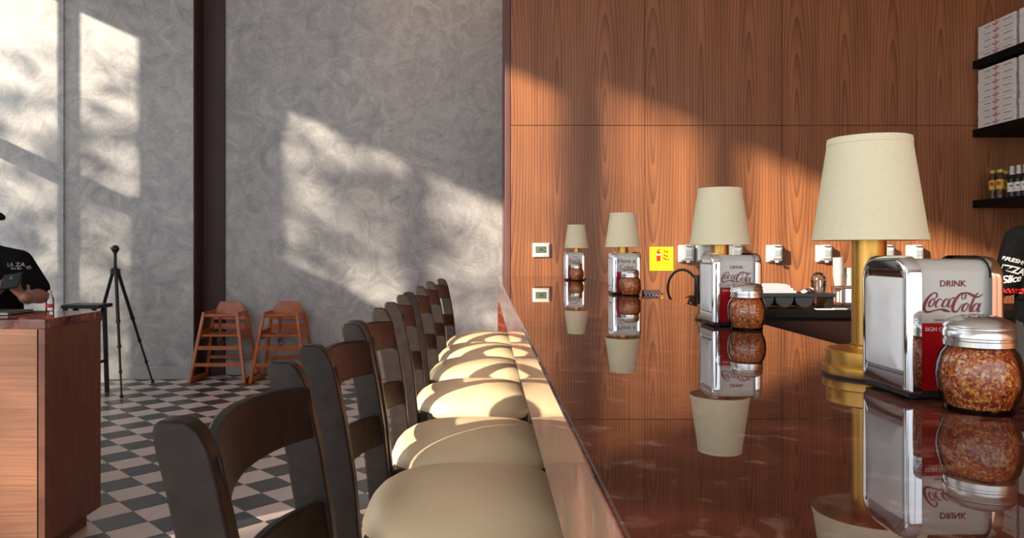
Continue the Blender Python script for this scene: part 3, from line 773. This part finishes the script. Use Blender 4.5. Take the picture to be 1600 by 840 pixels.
# ================================================================== SHELVES, BOXES, BOTTLES
SX = 4.385
tops = (3.013, 2.40, 1.768)
for z, nm in zip(tops, ('upper', 'middle', 'lower')):
    s_ = thing('wall_shelf', nm+' black shelf on the right wall'+('' if nm == 'lower' else ' carrying pizza boxes'), 'shelf', (0, 0, 0), group='black wall shelves')
    MB().box(SX-.015, XR, 4.3, YB-.002, z-.068, z).build('board', BLACKS, s_, bevel=.003)
    MB().box(XR-.012, XR-.001, 4.3, YB-.004, z, z+.025).build('back_rail', BLACKS, s_)
BH = .0575; BL = .465
def make_box():
    t = thing('pizza_box', 'x', 'box')
    MB().box(0, .44, 0, BL, 0, BH-.0015).build('carton', CARD, t, bevel=.0015, seg=1)
    MB().box(-.0012, .0, .003, BL-.003, BH*.88, BH-.002).build('lid_lip', CARD, t)
    MB().box(.004, .05, -.012, 0, .004, BH-.004).build('side_flap', CARDEDGE, t, bevel=.001)
    m = MB()
    for r_ in range(4):
        for k in range(9-r_*2):
            yy = BL*.5+(k-(8-r_*2)/2)*.0115+(.002*r_); m.box(-.0016, -.0010, yy-.0036, yy+.0036, .030-r_*.0066, .0352-r_*.0066)
    m.build('red_check_print', RED, t)
    m = MB().box(-.0016, -.0010, BL*.5-.010, BL*.5+.010, .040, .050); m.build('emblem_print', INK_G, t)
    m = MB()
    for y_, n in ((.085, 12), (.345, 9)):
        for k in range(n): m.box(-.0016, -.0010, y_-.045+k*.0088, y_-.045+k*.0088+.0062, .022, .030)
    m.build('lettering_print', INK_G, t)
    return t
bx = make_box(); first = True; rn = random.Random(2)
ORD = ['lowest', 'second from bottom', 'third from bottom', 'fourth from bottom', 'fifth from bottom', 'sixth from bottom', 'seventh from bottom', 'second from top', 'topmost']
for nm, z, n in (('upper', tops[0], 5), ('middle', tops[1], 9)):
    for cn, y in (('beside the wood wall', 6.085), ('nearer stack cut by the frame', 5.58)):
        for k in range(n):
            o = bx if first else dup(bx); first = False
            o.location = (SX+rn.uniform(-.003, .004), y+rn.uniform(-.004, .004), z+k*BH)
            od = ORD[k] if n == 9 else ['lowest', 'second from bottom', 'middle', 'second from top', 'topmost'][k]
            tag(o, 'white pizza box, %s on the %s shelf, %s' % (od, nm, cn), 'box', 'pizza boxes on the shelves')
def bottle(name, x, y, lab, kind):
    t = thing(name, lab, 'bottle', (x, y, tops[2]), group=('honey bottles' if kind == 'honey' else 'dark sauce bottles'))
    if kind == 'honey':
        MB().lathe([(.030, 0), (.033, .003), (.033, .05), (.030, .06), (.033, .075), (.033, .165), (.030, .185), (.022, .205), (.020, .215), (.020, .225)], 24).build('bottle', HONEY, t, smooth=True)
        MB().lathe([(.0335, .078), (.0337, .079), (.0337, .160), (.0335, .161)], 24, cap0=False, cap1=False).build('label_band', YLAB, t, smooth=True)
        m = MB(); m.box(-.034, -.0335, -.016, .016, .115, .14)
        m.v = [(v[0]*.9-.004, v[1]-.012, v[2]) for v in m.v]
        MB().lathe([(.0250, .222), (.0250, .246), (.022, .248), (.002, .248)], 20).build('cap', YCAP, t, smooth=True)
        rs = [[(.0341*math.cos(R(q)), .0341*math.sin(R(q)), z) for q in range(190, 250, 10)] for z in (.112, .142)]
        MB().rings(rs, closed=False, cap0=False, cap1=False).build('label_mark', RED, t)
    else:
        MB().lathe([(.033, 0), (.036, .003), (.036, .15), (.033, .168), (.018, .195), (.015, .21), (.014, .26)], 24).build('bottle', DARKB, t, smooth=True)
        MB().lathe([(.0365, .045), (.0367, .046), (.0367, .122), (.0365, .123)], 24, cap0=False, cap1=False).build('label_band', CARD, t, smooth=True)
        MB().lathe([(.0245, .172), (.020, .195), (.0195, .255), (.018, .263), (.002, .264)], 20).build('foil_cap', WCAP, t, smooth=True)
        rs = [[(.0371*math.cos(R(q)), .0371*math.sin(R(q)), z) for q in range(205, 236, 10)] for z in (.088, .102)]
        MB().rings(rs, closed=False, cap0=False, cap1=False).build('label_mark', INK_B, t)
for xp, X, lab in ((1552, 4.43, 'yellow capped bottle nearest the wood wall, front row'), (1563, 4.43, 'yellow capped bottle second from the wood wall, front row'), (1571.5, 4.56, 'yellow capped bottle half hidden behind the front ones')):
    bottle('honey_bottle', X, X*1150/(xp-758), lab, 'honey')
for xp, lab in ((1582, 'dark bottle with white foil top beside the yellow capped bottles'), (1592.5, 'dark bottle with white foil top in the middle of three'), (1603, 'dark bottle with white foil top cut by the frame edge')):
    bottle('sauce_bottle', 4.45, 4.45*1150/(xp-758), lab, 'dark')

# ================================================================== HIGH CHAIRS
def make_high():
    t = thing('high_chair', 'x', 'high chair')
    # local: front at y=0, back at y=.46 ; splayed side frames
    zt = .70
    def side(s):
        fb, ft = Vector((s*.275, 0, 0)), Vector((s*.165, .095, zt)); rb, rt = Vector((s*.275, .46, 0)), Vector((s*.165, .375, zt))
        MB().bar(fb, ft, .030, .036, up=(0, 1, 0)).build('leg', HCW, t, bevel=.005); MB().bar(rb, rt, .030, .036, up=(0, 1, 0)).build('leg', HCW, t, bevel=.005)
        lr = lambda a, b_, k: a+(b_-a)*k
        MB().bar(lr(fb, ft, .035), lr(rb, rt, .035), .025, .045).build('floor_rail', HCW, t, bevel=.004)
        MB().bar(lr(fb, ft, .97), lr(rb, rt, .97), .022, .045).build('arm_rail', HCW, t, bevel=.005)
        q = [lr(fb, ft, .74), lr(rb, rt, .74), lr(rb, rt, .95), lr(fb, ft, .95)]
        MB().rings([[v+Vector((dx, 0, 0)) for v in (q[0], q[1], lr(rb, rt, .60), lr(fb, ft, .60))] for dx in (-.006, .006)]).build('side_panel', HCW, t)
    for s in (-1, 1): side(s)
    X = lambda z: .275-.11*z/zt
    Yf = lambda z: .095*z/zt
    Yr = lambda z: .46-.085*z/zt
    for z, h in ((.18, .035), (.345, .040)): MB().bar((-X(z), Yf(z), z), (X(z), Yf(z), z), .020, h).build('front_rail', HCW, t, bevel=.003)
    MB().bar((-X(.665), Yf(.665)+.004, .665), (X(.665), Yf(.665)+.004, .665), .030, .030).build('front_bar', HCW, t, bevel=.008)
    MB().bar((-X(.20), Yr(.20), .20), (X(.20), Yr(.20), .20), .020, .035).build('rear_rail', HCW, t, bevel=.003)
    MB().rings([[(-.19, Yf(.46)+.01, z), (.19, Yf(.46)+.01, z), (.19, Yr(.46)-.01, z), (-.19, Yr(.46)-.01, z)] for z in (.455, .475)]).build('seat', HCW, t, bevel=.004)
    # backrest plate, trapezoid top
    rs = [[(-.165, y, .60), (.165, y, .60), (.155, y+.01, .70), (.105, y+.016, .79), (-.105, y+.016, .79), (-.155, y+.01, .70)] for y in (.36, .378)]
    MB().rings(rs).build('backrest', HCW, t, bevel=.004)
    MB().box(-.165, .165, .355, .373, .50, .56).build('back_rail', HCW, t, bevel=.003)
    m = MB().box(-.014, .014, Yf(.62)-.002, Yf(.62)+.004, .50, .665); m.build('strap', STRAP, t)
    MB().tube([(-.10, .10, .50), (-.04, .09, .47), (.0, .075, .44), (.04, .07, .40), (.02, .065, .36), (-.01, .07, .40), (.03, .08, .46), (.12, .10, .49)], .008, 6).build('harness', STRAP, t)
    MB().box(-.02, .01, .06, .072, .405, .44).build('buckle', BLACK, t, bevel=.003)
    return t
hcA = make_high(); hcA.location = (f(339, 7.31), 7.31, 0); tag(hcA, 'wooden high chair on the left, beside the grey pier corner', 'high chair', 'wooden high chairs')
hcB = dup(hcA, (f(434, 7.29), 7.29, 0), 0, 'wooden high chair on the right, nearer the bar chairs')

# ================================================================== TRIPOD, BLACK STOOL
tp = thing('tripod', 'black camera tripod with ball head in front of the grey pier', 'tripod', (f(180, 6.85), 6.85, 0))
ap = Vector((0, 0, 1.13)); feet = [(px(190, 621, 6.6), 'x'), (px(238.5, 598, 7.33), 'x'), (Vector((f(122, 7.05), 7.10, 0)), 'x')]
for F, _ in feet:
    F = Vector((F.x-tp.location.x, F.y-tp.location.y, .012)); dirn = (F-ap).normalized(); a0 = ap+Vector((dirn.x, dirn.y, 0)).normalized()*.03
    L = F-a0; m = MB()
    lg = MB().tube([a0, a0+L*.42], .0165, 10).tube([a0+L*.40, a0+L*.62], .0130, 10).tube([a0+L*.60, a0+L*.82], .0105, 10).tube([a0+L*.80, F], .0085, 10).build('leg', BLACKM, tp, smooth=True)
    for k, r_ in ((.41, .021), (.61, .018), (.81, .015)): MB().tube([a0+L*(k-.012), a0+L*(k+.012)], r_, 10).build('leg_lock', BLACK, lg, smooth=True)
    MB().lathe([(.016, -.012), (.018, .0), (.012, .018)], 12, tuple(F)).build('rubber_foot', BLACK, lg, smooth=True)
MB().lathe([(.02, 1.09), (.045, 1.10), (.045, 1.145), (.018, 1.16), (.014, 1.17), (.014, 1.29), (.020, 1.295), (.020, 1.305)], 20).build('centre_column', BLACKM, tp, smooth=True)
MB().ell((0, 0, 1.335), .036, .036, .036).build('ball_head', BLACK, tp, smooth=True)
MB().tube([(0, 0, 1.335), (-.045, 0, 1.342)], .008, 8).build('clamp_knob', BLACK, tp, smooth=True)
bs = thing('black_stool', 'black high stool with flat seat behind the host counter', 'stool', (f(133, 6.75), 6.75, 0))
MB().box(-.15, .19, -.13, .13, .795, .83).build('seat', BLACKM, bs, bevel=.006)
for sx in (-1, 1):
    for sy in (-1, 1):
        MB().bar((sx*.150, sy*.10, 0), (sx*.130, sy*.09, .80), .032, .032, up=(1, 0, 0)).build('leg', BLACKM, bs, bevel=.003)
    MB().bar((sx*.137, -.08, .60), (sx*.137, .08, .795), .015, .02).build('brace', BLACKM, bs)
    MB().bar((sx*.143, -.10, .30), (sx*.143, .10, .30), .015, .025).build('stretcher', BLACKM, bs)
MB().bar((-.143, -.10, .30), (.143, -.10, .30), .015, .025).build('stretcher', BLACKM, bs)
# small bottle on the host counter
p = px(78, 484, 3.55)
wbt = thing('water_bottle', 'small clear bottle with red label on the host counter', 'bottle', (p.x, 3.55, hz))
MB().lathe([(.016, 0), (.0185, .002), (.0185, .055), (.017, .062), (.009, .082), (.0075, .090), (.0075, .094)], 24).build('bottle', GLASS, wbt, smooth=True)
MB().lathe([(.0188, .018), (.0190, .019), (.0190, .034), (.0188, .035)], 24, cap0=False, cap1=False).build('label_band', RED, wbt, smooth=True)
MB().lathe([(.009, .090), (.009, .101), (.002, .102)], 16).build('cap', CARDEDGE, wbt, smooth=True)

# ================================================================== PEOPLE
def blob(name, mb, mat, parent, voxel=.007, it=6, fac=.5):
    """union of overlapping volumes -> one continuous smooth surface"""
    me = mb.mesh(name, mat); o = bpy.data.objects.new(name, me); COL.objects.link(o)
    r = o.modifiers.new('r', 'REMESH'); r.mode = 'VOXEL'; r.voxel_size = voxel
    s = o.modifiers.new('s', 'SMOOTH'); s.iterations = it; s.factor = fac
    dg = bpy.context.evaluated_depsgraph_get(); out = bpy.data.meshes.new_from_object(o.evaluated_get(dg))
    bpy.data.objects.remove(o); bpy.data.meshes.remove(me)
    out.name = name; out.materials.clear(); out.materials.append(mat)
    out.polygons.foreach_set('use_smooth', [True]*len(out.polygons))
    ob = bpy.data.objects.new(name, out); COL.objects.link(ob); ob.parent = parent
    return ob
def project(mb, ob, origin_y, sgn, off=.0015):
    """lay flat print (drawn in XZ, local space) on the cloth surface of ob"""
    bv = BVHTree.FromPolygons([v.co[:] for v in ob.data.vertices], [tuple(p.vertices) for p in ob.data.polygons])
    out = []
    last = origin_y
    for x, y, z in mb.v:
        h = bv.ray_cast(Vector((x, origin_y, z)), Vector((0, sgn, 0)))
        if h[0] is not None: last = h[0].y
        out.append((x, last-sgn*off, z))
    mb.v = out; return mb
def hand(m, wr, direction, palm_n, curl=.6, scale=1.0, side=1):
    """palm and five fingers; wr wrist, direction of the fingers, palm normal (towards what is held)"""
    d = Vector(direction).normalized(); n = Vector(palm_n); n = (n-d*n.dot(d)).normalized(); s = d.cross(n)*side
    wr = Vector(wr); k = scale
    pc = wr+d*.045*k
    for q in (-.028, -.010, .010, .028): m.cap(wr+s*q*.6*k, .014*k, wr+d*.085*k+s*q*k, .012*k, 10, 4)
    for q, L in ((-.030, .062), (-.010, .074), (.010, .080), (.030, .072)):
        a = wr+d*.088*k+s*q*k; ang = 0
        for seg, rr_ in ((.45, .0092), (.30, .0085), (.25, .0076)):
            ang += curl*(.75 if seg == .45 else 1.0)
            dd = d*math.cos(ang)+n*math.sin(ang); b_ = a+dd*L*seg*k
            m.cap(a, rr_*k, b_, rr_*.93*k, 10, 4); a = b_
    a = wr+d*.028*k+s*.030*k; dd = (d*.75+s*.55+n*.35).normalized(); b_ = a+dd*.042*k; m.cap(a, .0125*k, b_, .0105*k, 10, 4)
    dd = (d*.85+s*.05+n*.5).normalized(); m.cap(b_, .0102*k, b_+dd*.032*k, .0085*k, 10, 4)
def head(m, c, yaw, pitch):
    """adds skull, jaw, nose, ears; c = centre of head; faces -Y before rotation. returns matrix"""
    M = Matrix.Translation(c) @ Matrix.Rotation(yaw, 4, 'Z') @ Matrix.Rotation(pitch, 4, 'X')
    h = MB(); h.ell((0, .012, .02), .076, .095, .098); h.ell((0, -.022, -.045), .058, .066, .072); h.ell((0, -.05, -.088), .030, .030, .024)
    h.cap((0, -.092, .012), .009, (0, -.108, -.022), .013); h.ell((0, -.098, -.028), .018, .013, .010)
    h.ell((0, -.084, .030), .050, .018, .010)
    for s in (-1, 1):
        h.ell((s*.079, .012, -.005), .009, .018, .030); h.ell((s*.040, -.062, -.022), .022, .022, .020)
    h.ell((0, -.087, -.058), .024, .010, .006); h.ell((0, -.086, -.068), .020, .010, .006)
    h.xf(M); m.add(h.v, h.f); return M
def face_bits(M, body):
    for s in (-1, 1):
        e = MB().ell((s*.030, -.0815, .004), .0115, .0065, .0075); e.xf(M); eo = e.build('eye', EYEW, body, smooth=True)
        e = MB().ell((s*.030, -.0868, .003), .0048, .002, .0048); e.xf(M); e.build('iris', HAIR, eo, smooth=True)
        e = MB().cap((s*.018, -.094, .026), .0035, (s*.044, -.086, .028), .0028); e.xf(M); e.build('eyebrow', HAIR, body, smooth=True)
    e = MB().ell((0, -.094, -.063), .021, .006, .0065); e.xf(M); e.build('lips', LIP, body, smooth=True)

# ---- person behind the host counter, looking down at a phone
P = Vector((-2.700, 3.97, 0))
pl = thing('person', 'person in black printed T-shirt and cap looking at a phone behind the host counter', 'person', tuple(P))
L = lambda x, y, d: px(x, y, d)-P
sh = {s: Vector((s*.185, 0, 1.272)) for s in (-1, 1)}
el = {1: Vector((.290, .02, 1.075)), -1: Vector((-.275, .02, 1.07))}
wr = {1: Vector((.362, -.235, 1.080)), -1: Vector((.165, -.265, 1.075))}
b = MB()
b.loft([(0, .02, .80, .13, .09), (0, .02, .86, .165, .11), (0, .02, .95, .16, .105), (0, .015, 1.05, .15, .10), (0, .01, 1.15, .165, .105), (0, .01, 1.24, .17, .10), (0, .015, 1.30, .12, .075), (0, .01, 1.335, .06, .055)])
b.cap((0, .01, 1.30), .058, (0, -.012, 1.43), .054)
for s in (-1, 1):
    b.cap(sh[s]-Vector((0, 0, .03)), .050, el[s], .044); b.cap(el[s], .044, wr[s], .028)
    b.cap((s*.085, .02, .86), .085, (s*.095, .01, .47), .056); b.cap((s*.095, .01, .47), .054, (s*.10, .03, .08), .038)
    b.cap((s*.10, .05, .045), .040, (s*.105, -.11, .030), .030)
PHC = L(16, 443, 3.70)
hand(b, wr[1], (-.62, .30, .42), Vector((-.3, .25, 1)), .55, .92, 1)
hand(b, wr[-1], (.72, .20, .38), Vector((.3, .25, 1)), .50, .92, -1)
HM = head(b, Vector((0, -.040, 1.500)), R(62), R(14))
bl = blob('body', b, SKIN, pl, .0055, 5)
face_bits(HM, bl)
t = MB()
t.loft([(0, .02, .80, .165, .115), (0, .02, .86, .180, .128), (0, .02, .95, .178, .125), (0, .012, 1.05, .180, .128), (0, .006, 1.15, .190, .130), (0, .006, 1.23, .185, .118), (0, .012, 1.285, .150, .095), (0, .014, 1.318, .095, .078), (0, .012, 1.335, .072, .070)])
for s in (-1, 1):
    t.cap(sh[s]-Vector((0, 0, .018)), .072, sh[s]+(el[s]-sh[s])*.80, .068); t.cap((s*.05, .012, 1.300), .052, sh[s]-Vector((s*.01, 0, .006)), .062)
ts = blob('t_shirt', t, TEE, pl, .008, 5)
MB().tube([(.066*math.cos(R(q)), .008+.064*math.sin(R(q))-.012*max(0, -math.sin(R(q))), 1.338+.006*math.sin(R(q))) for q in range(0, 360, 20)], .0075, 8, closed=True).build('collar', TEE, ts, smooth=True)
def prt(mb, x, y, d, rot, mat, nm, ob, sgn, oy, root, off=.002):
    q = px(x, y, d)-root; c_, s_ = math.cos(R(rot)), math.sin(R(rot))
    mb.v = [(q.x+a_*c_-b_*s_, 0, q.z+a_*s_+b_*c_) for a_, b_, c2 in mb.v]
    project(mb, ob, oy, sgn, off).build(nm, mat, ob)
DP = 3.97-.13
prt(textmesh('LA ZA', .030, 'RIGHT', bold=.0004), 24, 416.5, DP, 0, pm('pale_peach_ink', (.70, .52, .46), .7), 'shirt_lettering', ts, 1, -.6, P)
prt(textmesh('Slice Bar', .0155, 'RIGHT', shear=.35), 20.5, 421, DP, 0, INK_W, 'shirt_lettering', ts, 1, -.6, P)
m = MB(); m.add([(0, .004, 0), (.026, .012, 0), (.022, -.006, 0), (.008, -.010, 0)], [(0, 1, 2, 3)]); prt(m, 24.5, 418, DP, 0, INK_G, 'shirt_emblem', ts, 1, -.6, P)
t = MB()
for s in (-1, 1):
    t.cap((s*.085, .02, .86), .098, (s*.095, .01, .47), .070); t.cap((s*.095, .01, .47), .070, (s*.10, .03, .11), .056)
t.loft([(0, .02, .76, .15, .11), (0, .02, .84, .172, .122), (0, .02, .88, .165, .115)])
blob('trousers', t, PANTS, pl, .009, 4)
for s in (-1, 1):
    k = MB(); k.cap((s*.10, .055, .048), .050, (s*.105, -.115, .034), .038); k.v = [(x, y, max(0, z)) for x, y, z in k.v]; k.build('shoe', SHOE, pl, smooth=True)
hr = MB(); hr.ell((0, .022, .030), .082, .098, .098); hr.v = [(x, y, z) for x, y, z in hr.v]; hr.v = [(x, max(y, -.055), max(z, -.03)) for x, y, z in hr.v]
hr.xf(HM); hr.build('hair', HAIR, bl, smooth=True)
cp = MB(); cp.ell((0, .012, .045), .086, .103, .086); cp.v = [(x, y, max(z, .030)) for x, y, z in cp.v]; cp.xf(HM); cpo = cp.build('cap', TEE, pl, smooth=True)
rs = []
for q in range(0, 181, 12):
    a_ = R(q); rs.append((.074*math.cos(a_), -.055-.128*math.sin(a_), .036-.012*math.sin(a_)))
m = MB(); n = len(rs); m.rings([[(x, y, z-.003) for x, y, z in rs], [(x, y, z+.003) for x, y, z in rs]]); m.xf(HM); m.build('cap_brim', TEE, cpo, bevel=.001)
fw = el[1]+(wr[1]-el[1])*.82; dv = (wr[1]-el[1]).normalized(); up = dv.orthogonal().normalized(); sd = dv.cross(up)
wa = thing('wrist_watch', 'watch with pale strap on the wrist of the person at the host counter', 'watch', tuple(P+fw))
MB().tube([(up*math.cos(R(q))+sd*math.sin(R(q)))*.0335 for q in range(0, 360, 20)], .0045, 6, closed=True).build('strap', INK_G, wa, smooth=True)
vw = Vector((.1, -.95, .2)); vw = (vw-dv*vw.dot(dv)).normalized(); s2 = dv.cross(vw)
c = vw*.036; m = MB(); m.rings([[c+vw*h_+dv*a_*.017+s2*b_*.019 for a_, b_ in ((-1, -1), (1, -1), (1, 1), (-1, 1))] for h_ in (-.004, .006)]); m.build('watch_case', BLACK, wa, bevel=.003)
phn = thing('phone', 'dark smartphone held in both hands at the host counter', 'phone', tuple(P+PHC), 0)
m = MB().box(-.047, .047, -.0042, .0042, -.030, .062)
RM = Matrix.Rotation(R(-8), 4, 'Y') @ Matrix.Rotation(R(-38), 4, 'X')
m.xf(RM); m.build('phone_body', pm('phone_shell', (.006, .006, .007), .5, spec=.2), phn, bevel=.003)
m = MB().box(-.010, .012, -.0058, -.0042, .020, .050).xf(RM); m.build('camera_bump', TRAYM, phn, bevel=.001)
m = MB().lathe([(.006, 0), (.006, .0012)], 14).xf(Matrix.Rotation(R(90), 4, 'X')).xf(Matrix.Translation((0, -.0058, .030))).xf(RM); m.build('lens', CHROME, phn)
m = MB().box(-.044, .044, .0042, .0046, -.027, .059).xf(RM); m.build('screen', TRAYM, phn)

# ---- staff member behind the bar, back to the camera
Q = Vector((3.235, 4.2, 0))
pr = thing('person', 'staff member in black printed T-shirt standing behind the bar at the right edge', 'person', tuple(Q))
sh = {s: Vector((s*.185, 0, 1.395)) for s in (-1, 1)}
el = {-1: Vector((-.235, .04, 1.12)), 1: Vector((.24, .05, 1.12))}; wr = {-1: Vector((-.16, .24, 1.03)), 1: Vector((.16, .26, 1.05))}
b = MB()
b.loft([(0, .0, .86, .14, .095), (0, .0, .94, .17, .115), (0, .0, 1.04, .16, .11), (0, .0, 1.15, .16, .11), (0, -.005, 1.28, .18, .115), (0, -.005, 1.36, .185, .105), (0, 0, 1.42, .13, .08), (0, 0, 1.46, .065, .06)])
b.cap((0, 0, 1.42), .062, (0, .03, 1.53), .058)
for s in (-1, 1):
    b.cap(sh[s]-Vector((0, 0, .03)), .054, el[s], .047); b.cap(el[s], .046, wr[s], .030)
    b.cap((s*.09, 0, .92), .092, (s*.10, .01, .50), .060); b.cap((s*.10, .01, .50), .058, (s*.105, -.02, .085), .041)
    b.cap((s*.105, -.04, .045), .042, (s*.115, .13, .030), .032)
    hand(b, wr[s], Vector((-s*.35, .85, -.15)), Vector((0, 0, -1)), .35, 1.05, -s)
HM = head(b, Vector((0, .055, 1.615)), R(180), R(14))
br = blob('body', b, SKIN, pr, .0065, 5); face_bits(HM, br)
hr = MB(); hr.ell((0, .024, .028), .083, .098, .100); hr.v = [(x, max(y, -.05), max(z, -.06)) for x, y, z in hr.v]; hr.xf(HM); hr.build('hair', HAIR, br, smooth=True)
t = MB()
t.loft([(0, 0, .84, .185, .125), (0, 0, .94, .195, .135), (0, 0, 1.04, .185, .130), (0, -.002, 1.15, .190, .132), (0, -.006, 1.28, .208, .138), (0, -.006, 1.36, .205, .122), (0, 0, 1.41, .165, .10), (0, .004, 1.445, .105, .085), (0, .008, 1.468, .074, .072)])
for s in (-1, 1):
    t.cap(sh[s]-Vector((0, 0, .012)), .078, sh[s]+(el[s]-sh[s])*.95, .076); t.cap((s*.055, .006, 1.430), .055, sh[s]-Vector((s*.01, 0, 0)), .068)
t2 = blob('t_shirt', t, TEE2, pr, .008, 5)
MB().tube([(.070*math.cos(R(q)), .012+.066*math.sin(R(q)), 1.470) for q in range(0, 360, 20)], .008, 8, closed=True).build('collar', TEE2, t2, smooth=True)
DB = 4.2-.06
def bp_(mb, x, y, rot, mat, nm='shirt_lettering'): prt(mb, x, y, DB, rot, mat, nm, t2, 1, -.6, Q, .007)
bp_(textmesh('FRESH!', .030, 'LEFT', bold=.0006), 1574.5, 405, -20, INK_W)
bp_(textmesh('PIZZA', .052, 'LEFT', bold=.0012, spacing=.9), 1566, 420, -17, INK_W)
bp_(textmesh('Slice', .058, 'LEFT', shear=.35, bold=.0010, spacing=.88), 1573, 443, 9, INK_W)
bp_(textmesh('by the', .014, 'LEFT'), 1572, 440, 80, INK_W)
m = MB()
for i in range(14):
    for j in range(3):
        if (i+j) % 2 == 0: m.add([(i*.0095, j*.0095, 0), (i*.0095+.0095, j*.0095, 0), (i*.0095+.0095, j*.0095+.0095, 0), (i*.0095, j*.0095+.0095, 0)], [(0, 1, 2, 3)])
bp_(m, 1576, 459, 0, pm('bright_red_print', (.75, .03, .03), .7), 'shirt_check_band')
m = MB(); stroke(m, [(0, 0, 4), (6, 0, 4)]); m.v = [(x*.003, y*.003+.01, z) for x, y, z in m.v]; bp_(m, 1570.5, 459, 90, INK_W, 'shirt_mark')
m = MB()
for L_ in ([(0, 0, 9), (20, 10, 9), (52, 2, 9)], [(4, -14, 8), (26, -4, 8), (54, -12, 8)], [(0, 2, 7), (-2, -30, 7), (4, -44, 5)], [(54, 0, 7), (54, -16, 7)], [(14, -16, 6), (12, -42, 6)], [(28, -14, 6), (30, -34, 5)], [(2, 6, 7), (26, 22, 7), (52, 4, 7)]): stroke(m, L_)
m.v = [(x*.00105, y*.00105, z) for x, y, z in m.v]; bp_(m, 1560, 397, -6, INK_W, 'shirt_slice_emblem')
t = MB()
for s in (-1, 1):
    t.cap((s*.09, 0, .92), .105, (s*.10, .01, .50), .076); t.cap((s*.10, .01, .50), .076, (s*.105, -.02, .11), .060)
t.loft([(0, 0, .82, .165, .118), (0, 0, .90, .182, .13), (0, 0, .95, .175, .125)])
blob('trousers', t, PANTS, pr, .009, 4)
for s in (-1, 1):
    k = MB(); k.cap((s*.105, -.05, .048), .052, (s*.115, .14, .034), .040); k.v = [(x, y, max(0, z)) for x, y, z in k.v]; k.build('shoe', SHOE, pr, smooth=True)

# ================================================================== CEILING SPOTS (warm)
def spot(x, y, e, tgt, lab):
    t = thing('ceiling_spotlight', lab, 'spotlight', (x, y, ZC), group='ceiling spotlights')
    MB().lathe([(.05, -.16), (.055, -.155), (.055, -.02), (.03, 0)], 20).build('housing', BLACKM, t, smooth=True)
    MB().lathe([(.04, -.163), (.04, -.160)], 20).build('bulb', BULB, t)
    l = bpy.data.lights.new('spot', 'SPOT'); l.energy = e; l.color = (1, .58, .30); l.spot_size = R(50); l.spot_blend = 1; l.shadow_soft_size = .04
    lo = bpy.data.objects.new('spot_lamp', l); COL.objects.link(lo); lo.parent = t; lo.location = (0, 0, -.18)
    lo.rotation_euler = (Vector(tgt)-Vector((x, y, ZC-.18))).to_track_quat('-Z', 'Y').to_euler()
spot(-.46, 6.9, 90, (-.46, YG, 3.7), 'black ceiling spotlight aimed at the grey wall')

# ================================================================== STREET TREES outside the left windows (their shade dapples the walls)
LEAF = pm('tree_leaf', (.06, .11, .025), .6); BARK = pm('tree_bark', (.10, .07, .05), .9, noise=.3, nscale=12)
def tree(x, y, h, r, n, lab, seed):
    t = thing('street_tree', lab, 'tree', (x, y, 0), group='street trees outside the windows'); rn = random.Random(seed)
    tr_ = MB().tube([(0, 0, 0), (.03, .02, h*.3), (-.03, .04, h*.55), (0, 0, h*.8)], [.14, .11, .08, .03], 10)
    for k in range(6):
        a = k*1.05+seed; z = h*(.42+.06*k); tr_.tube([(0, 0, z), (r*.4*math.cos(a), r*.4*math.sin(a), z+.35), (r*.75*math.cos(a), r*.75*math.sin(a), z+.8)], [.05, .035, .012], 6)
    tr_.build('trunk', BARK, t, smooth=True)
    m = MB(); cz = h-r*.95
    for k in range(n):
        while True:
            p = Vector((rn.uniform(-1, 1), rn.uniform(-1, 1), rn.uniform(-1, 1)))
            if p.length < 1 and math.sin(p.x*5+seed)*math.sin(p.y*5)*math.sin(p.z*5+1) > -.12: break
        c = Vector((p.x*r, p.y*r, cz+p.z*r*.95)); d1 = Vector((rn.gauss(0, 1), rn.gauss(0, 1), rn.gauss(0, 1))).normalized(); d2 = d1.orthogonal().normalized(); L = rn.uniform(.10, .19)
        m.add([c-d1*L, c+d2*L*.45, c+d1*L, c-d2*L*.45], [(0, 1, 2, 3)])
    f_ = m.build('foliage', LEAF, t); f_['kind'] = 'stuff'
tree(-10.2, 2.3, 6.45, 2.2, 1500, 'leafy street tree outside, farthest along the left windows', 1)
tree(-9.6, -1.7, 5.5, 1.5, 480, 'leafy street tree outside, second along the left windows', 2)
tree(-10.4, -4.75, 5.0, 1.45, 400, 'leafy street tree outside, nearest along the left windows', 3)
struct('ground', MB().box(-30, XW-.31, -25, 20, -.3, -.05), pm('paving', (.34, .33, .31), .9, noise=.1, nscale=2))

tree(-13.6, -4.05, 11.8, 1.25, 360, 'tall street tree outside, set back behind the others', 4)
